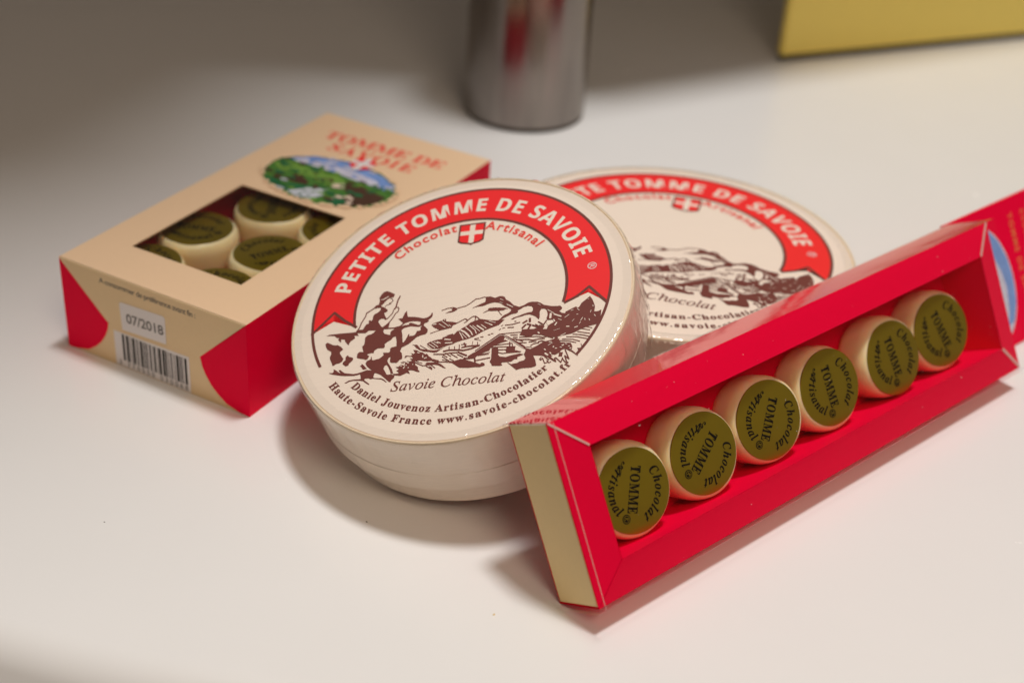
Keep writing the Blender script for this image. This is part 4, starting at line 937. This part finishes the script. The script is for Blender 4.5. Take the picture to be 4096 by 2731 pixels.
for i in range(130):
    a, r_ = rnd.uniform(0, 2 * math.pi), math.sqrt(rnd.random())
    px_, py_ = 3.55 + 2.5 * r_ * math.cos(a), 9.22 + 1.66 * r_ * math.sin(a)
    w_, h_ = rnd.uniform(0.05, 0.28), rnd.uniform(0.04, 0.14)
    if py_ > 9.9: k = rnd.choice(('cloud', 'sky', 'cloud'))
    elif px_ > 4.3 and py_ < 9.3: k = rnd.choice(('cow', 'cow', 'darkgreen', 'pale'))
    elif py_ < 8.4: k = rnd.choice(('darkgreen', 'flower', 'green', 'flower', 'lightgreen'))
    else: k = rnd.choice(('green', 'lightgreen', 'darkgreen', 'cow', 'lightgreen'))
    mb.poly([(px_ + w_ * math.cos(t) * rnd.uniform(0.7, 1.2), py_ + h_ * math.sin(t) * rnd.uniform(0.7, 1.2)) for t in [q * math.pi / 4 for q in range(8)]], Z + 0.0315 + 0.00005 * i, M[k])
for i in range(70):                         # the print fades out raggedly into the card
    t = 2 * math.pi * i / 70 + rnd.uniform(-0.05, 0.05); q = rnd.uniform(0.03, 0.12)
    cx_, cy_ = 3.55 + 2.57 * math.cos(t), 9.22 + 1.73 * math.sin(t)
    mb.poly([(cx_ + q * 1.3 * math.cos(u_), cy_ + q * math.sin(u_)) for u_ in [v_ * math.pi / 3 for v_ in range(6)]], Z + 0.0385 + 0.00005 * i, M['tan'])
mb.build('printed_picture', lid)
mb = MB()
mb.poly([(3.32, 11.45), (4.14, 11.35), (4.16, 10.75), (3.75, 10.42), (3.34, 10.75)], Z + 0.044, M['ribbon'])
mb.stroke([(3.75, 11.4), (3.75, 10.5)], 0.24, Z + 0.046, M['paper']); mb.stroke([(3.36, 11.0), (4.12, 11.0)], 0.24, Z + 0.048, M['paper'])
mb.build('printed_shield', lid)
mb = MB()
letters(mb, SERIF('TOMME DE'), M['redink'], Z + 0.005, 0.92, on_line((1.15, 12.15), 2.0), width=5.0, off=0.004)
letters(mb, SERIF('SAVOIE'), M['redink'], Z + 0.005, 0.90, on_line((1.85, 11.35), 1.0), width=3.6, off=0.004)
mb.build('lettering', lid)
mb = MB(); mb.quad((x0 - 0.2, y0 - 0.2, Z - 0.06), (x1 + 0.2, y0 - 0.2, Z - 0.06), (x1 + 0.2, y1 + 0.2, Z - 0.06), (x0 - 0.2, y1 + 0.2, Z - 0.06), M['pane']); mb.build('window_film', gb)

for (u, w, ang, lab) in [(1.70, 4.45, 20, 'chocolate under the left side of the beige box window, the middle one on that side'),
                   (2.70, 7.17, -60, 'chocolate under the far edge of the beige box window'),
                   (4.60, 4.45, 65, 'chocolate under the right side of the beige box window, seen almost whole'),
                   (4.62, 1.74, 10, 'chocolate half hidden at the near right corner of the beige box window'),
                   (5.42, 7.05, 150, 'chocolate half hidden at the far right corner of the beige box window'),
                   (1.77, 1.74, -20, 'chocolate half hidden at the near left corner of the beige box window')]:
    ca, sa = math.cos(math.radians(ang)), math.sin(math.radians(ang))
    x = bx * ca + by * sa; y = by * ca - bx * sa
    place_chocolate(frame(P0 + bx * u + by * w + Vector((0, 0, 1.66)), x * 1.05, y * 1.05, (0, 0, 1.05)), lab, 'chocolates in the beige box')

# ---------------------------------------------------------------- crumbs on the counter
def crumb(loc, r, m, label):
    rnd = random.Random(int(loc[0] * 100)); mb = MB()
    mb.lathe([(0.001, 0), (r, 0.1 * r), (r * 0.9, 0.7 * r), (0.001, r)], m, n=9, fn=lambda a, j, q, z: (q * (1 + 0.4 * math.sin(2 * a + loc[0])), z))
    o = mb.build('crumb', smooth=60); o.location = Vector(loc) * CM; tag(o, label, 'crumb')
crumb((-3.63, 31.26, 0), 0.022, M['dark'], 'tiny dark crumb on the counter in front of the tilted round box')
crumb((-10.6, 30.5, 0), 0.018, M['greyink'], 'tiny grey speck on the counter left of the tilted round box, furthest left')
crumb((0.01, 27.9, 0), 0.028, M['olive'], 'tiny orange crumb on the counter left of the red box corner')
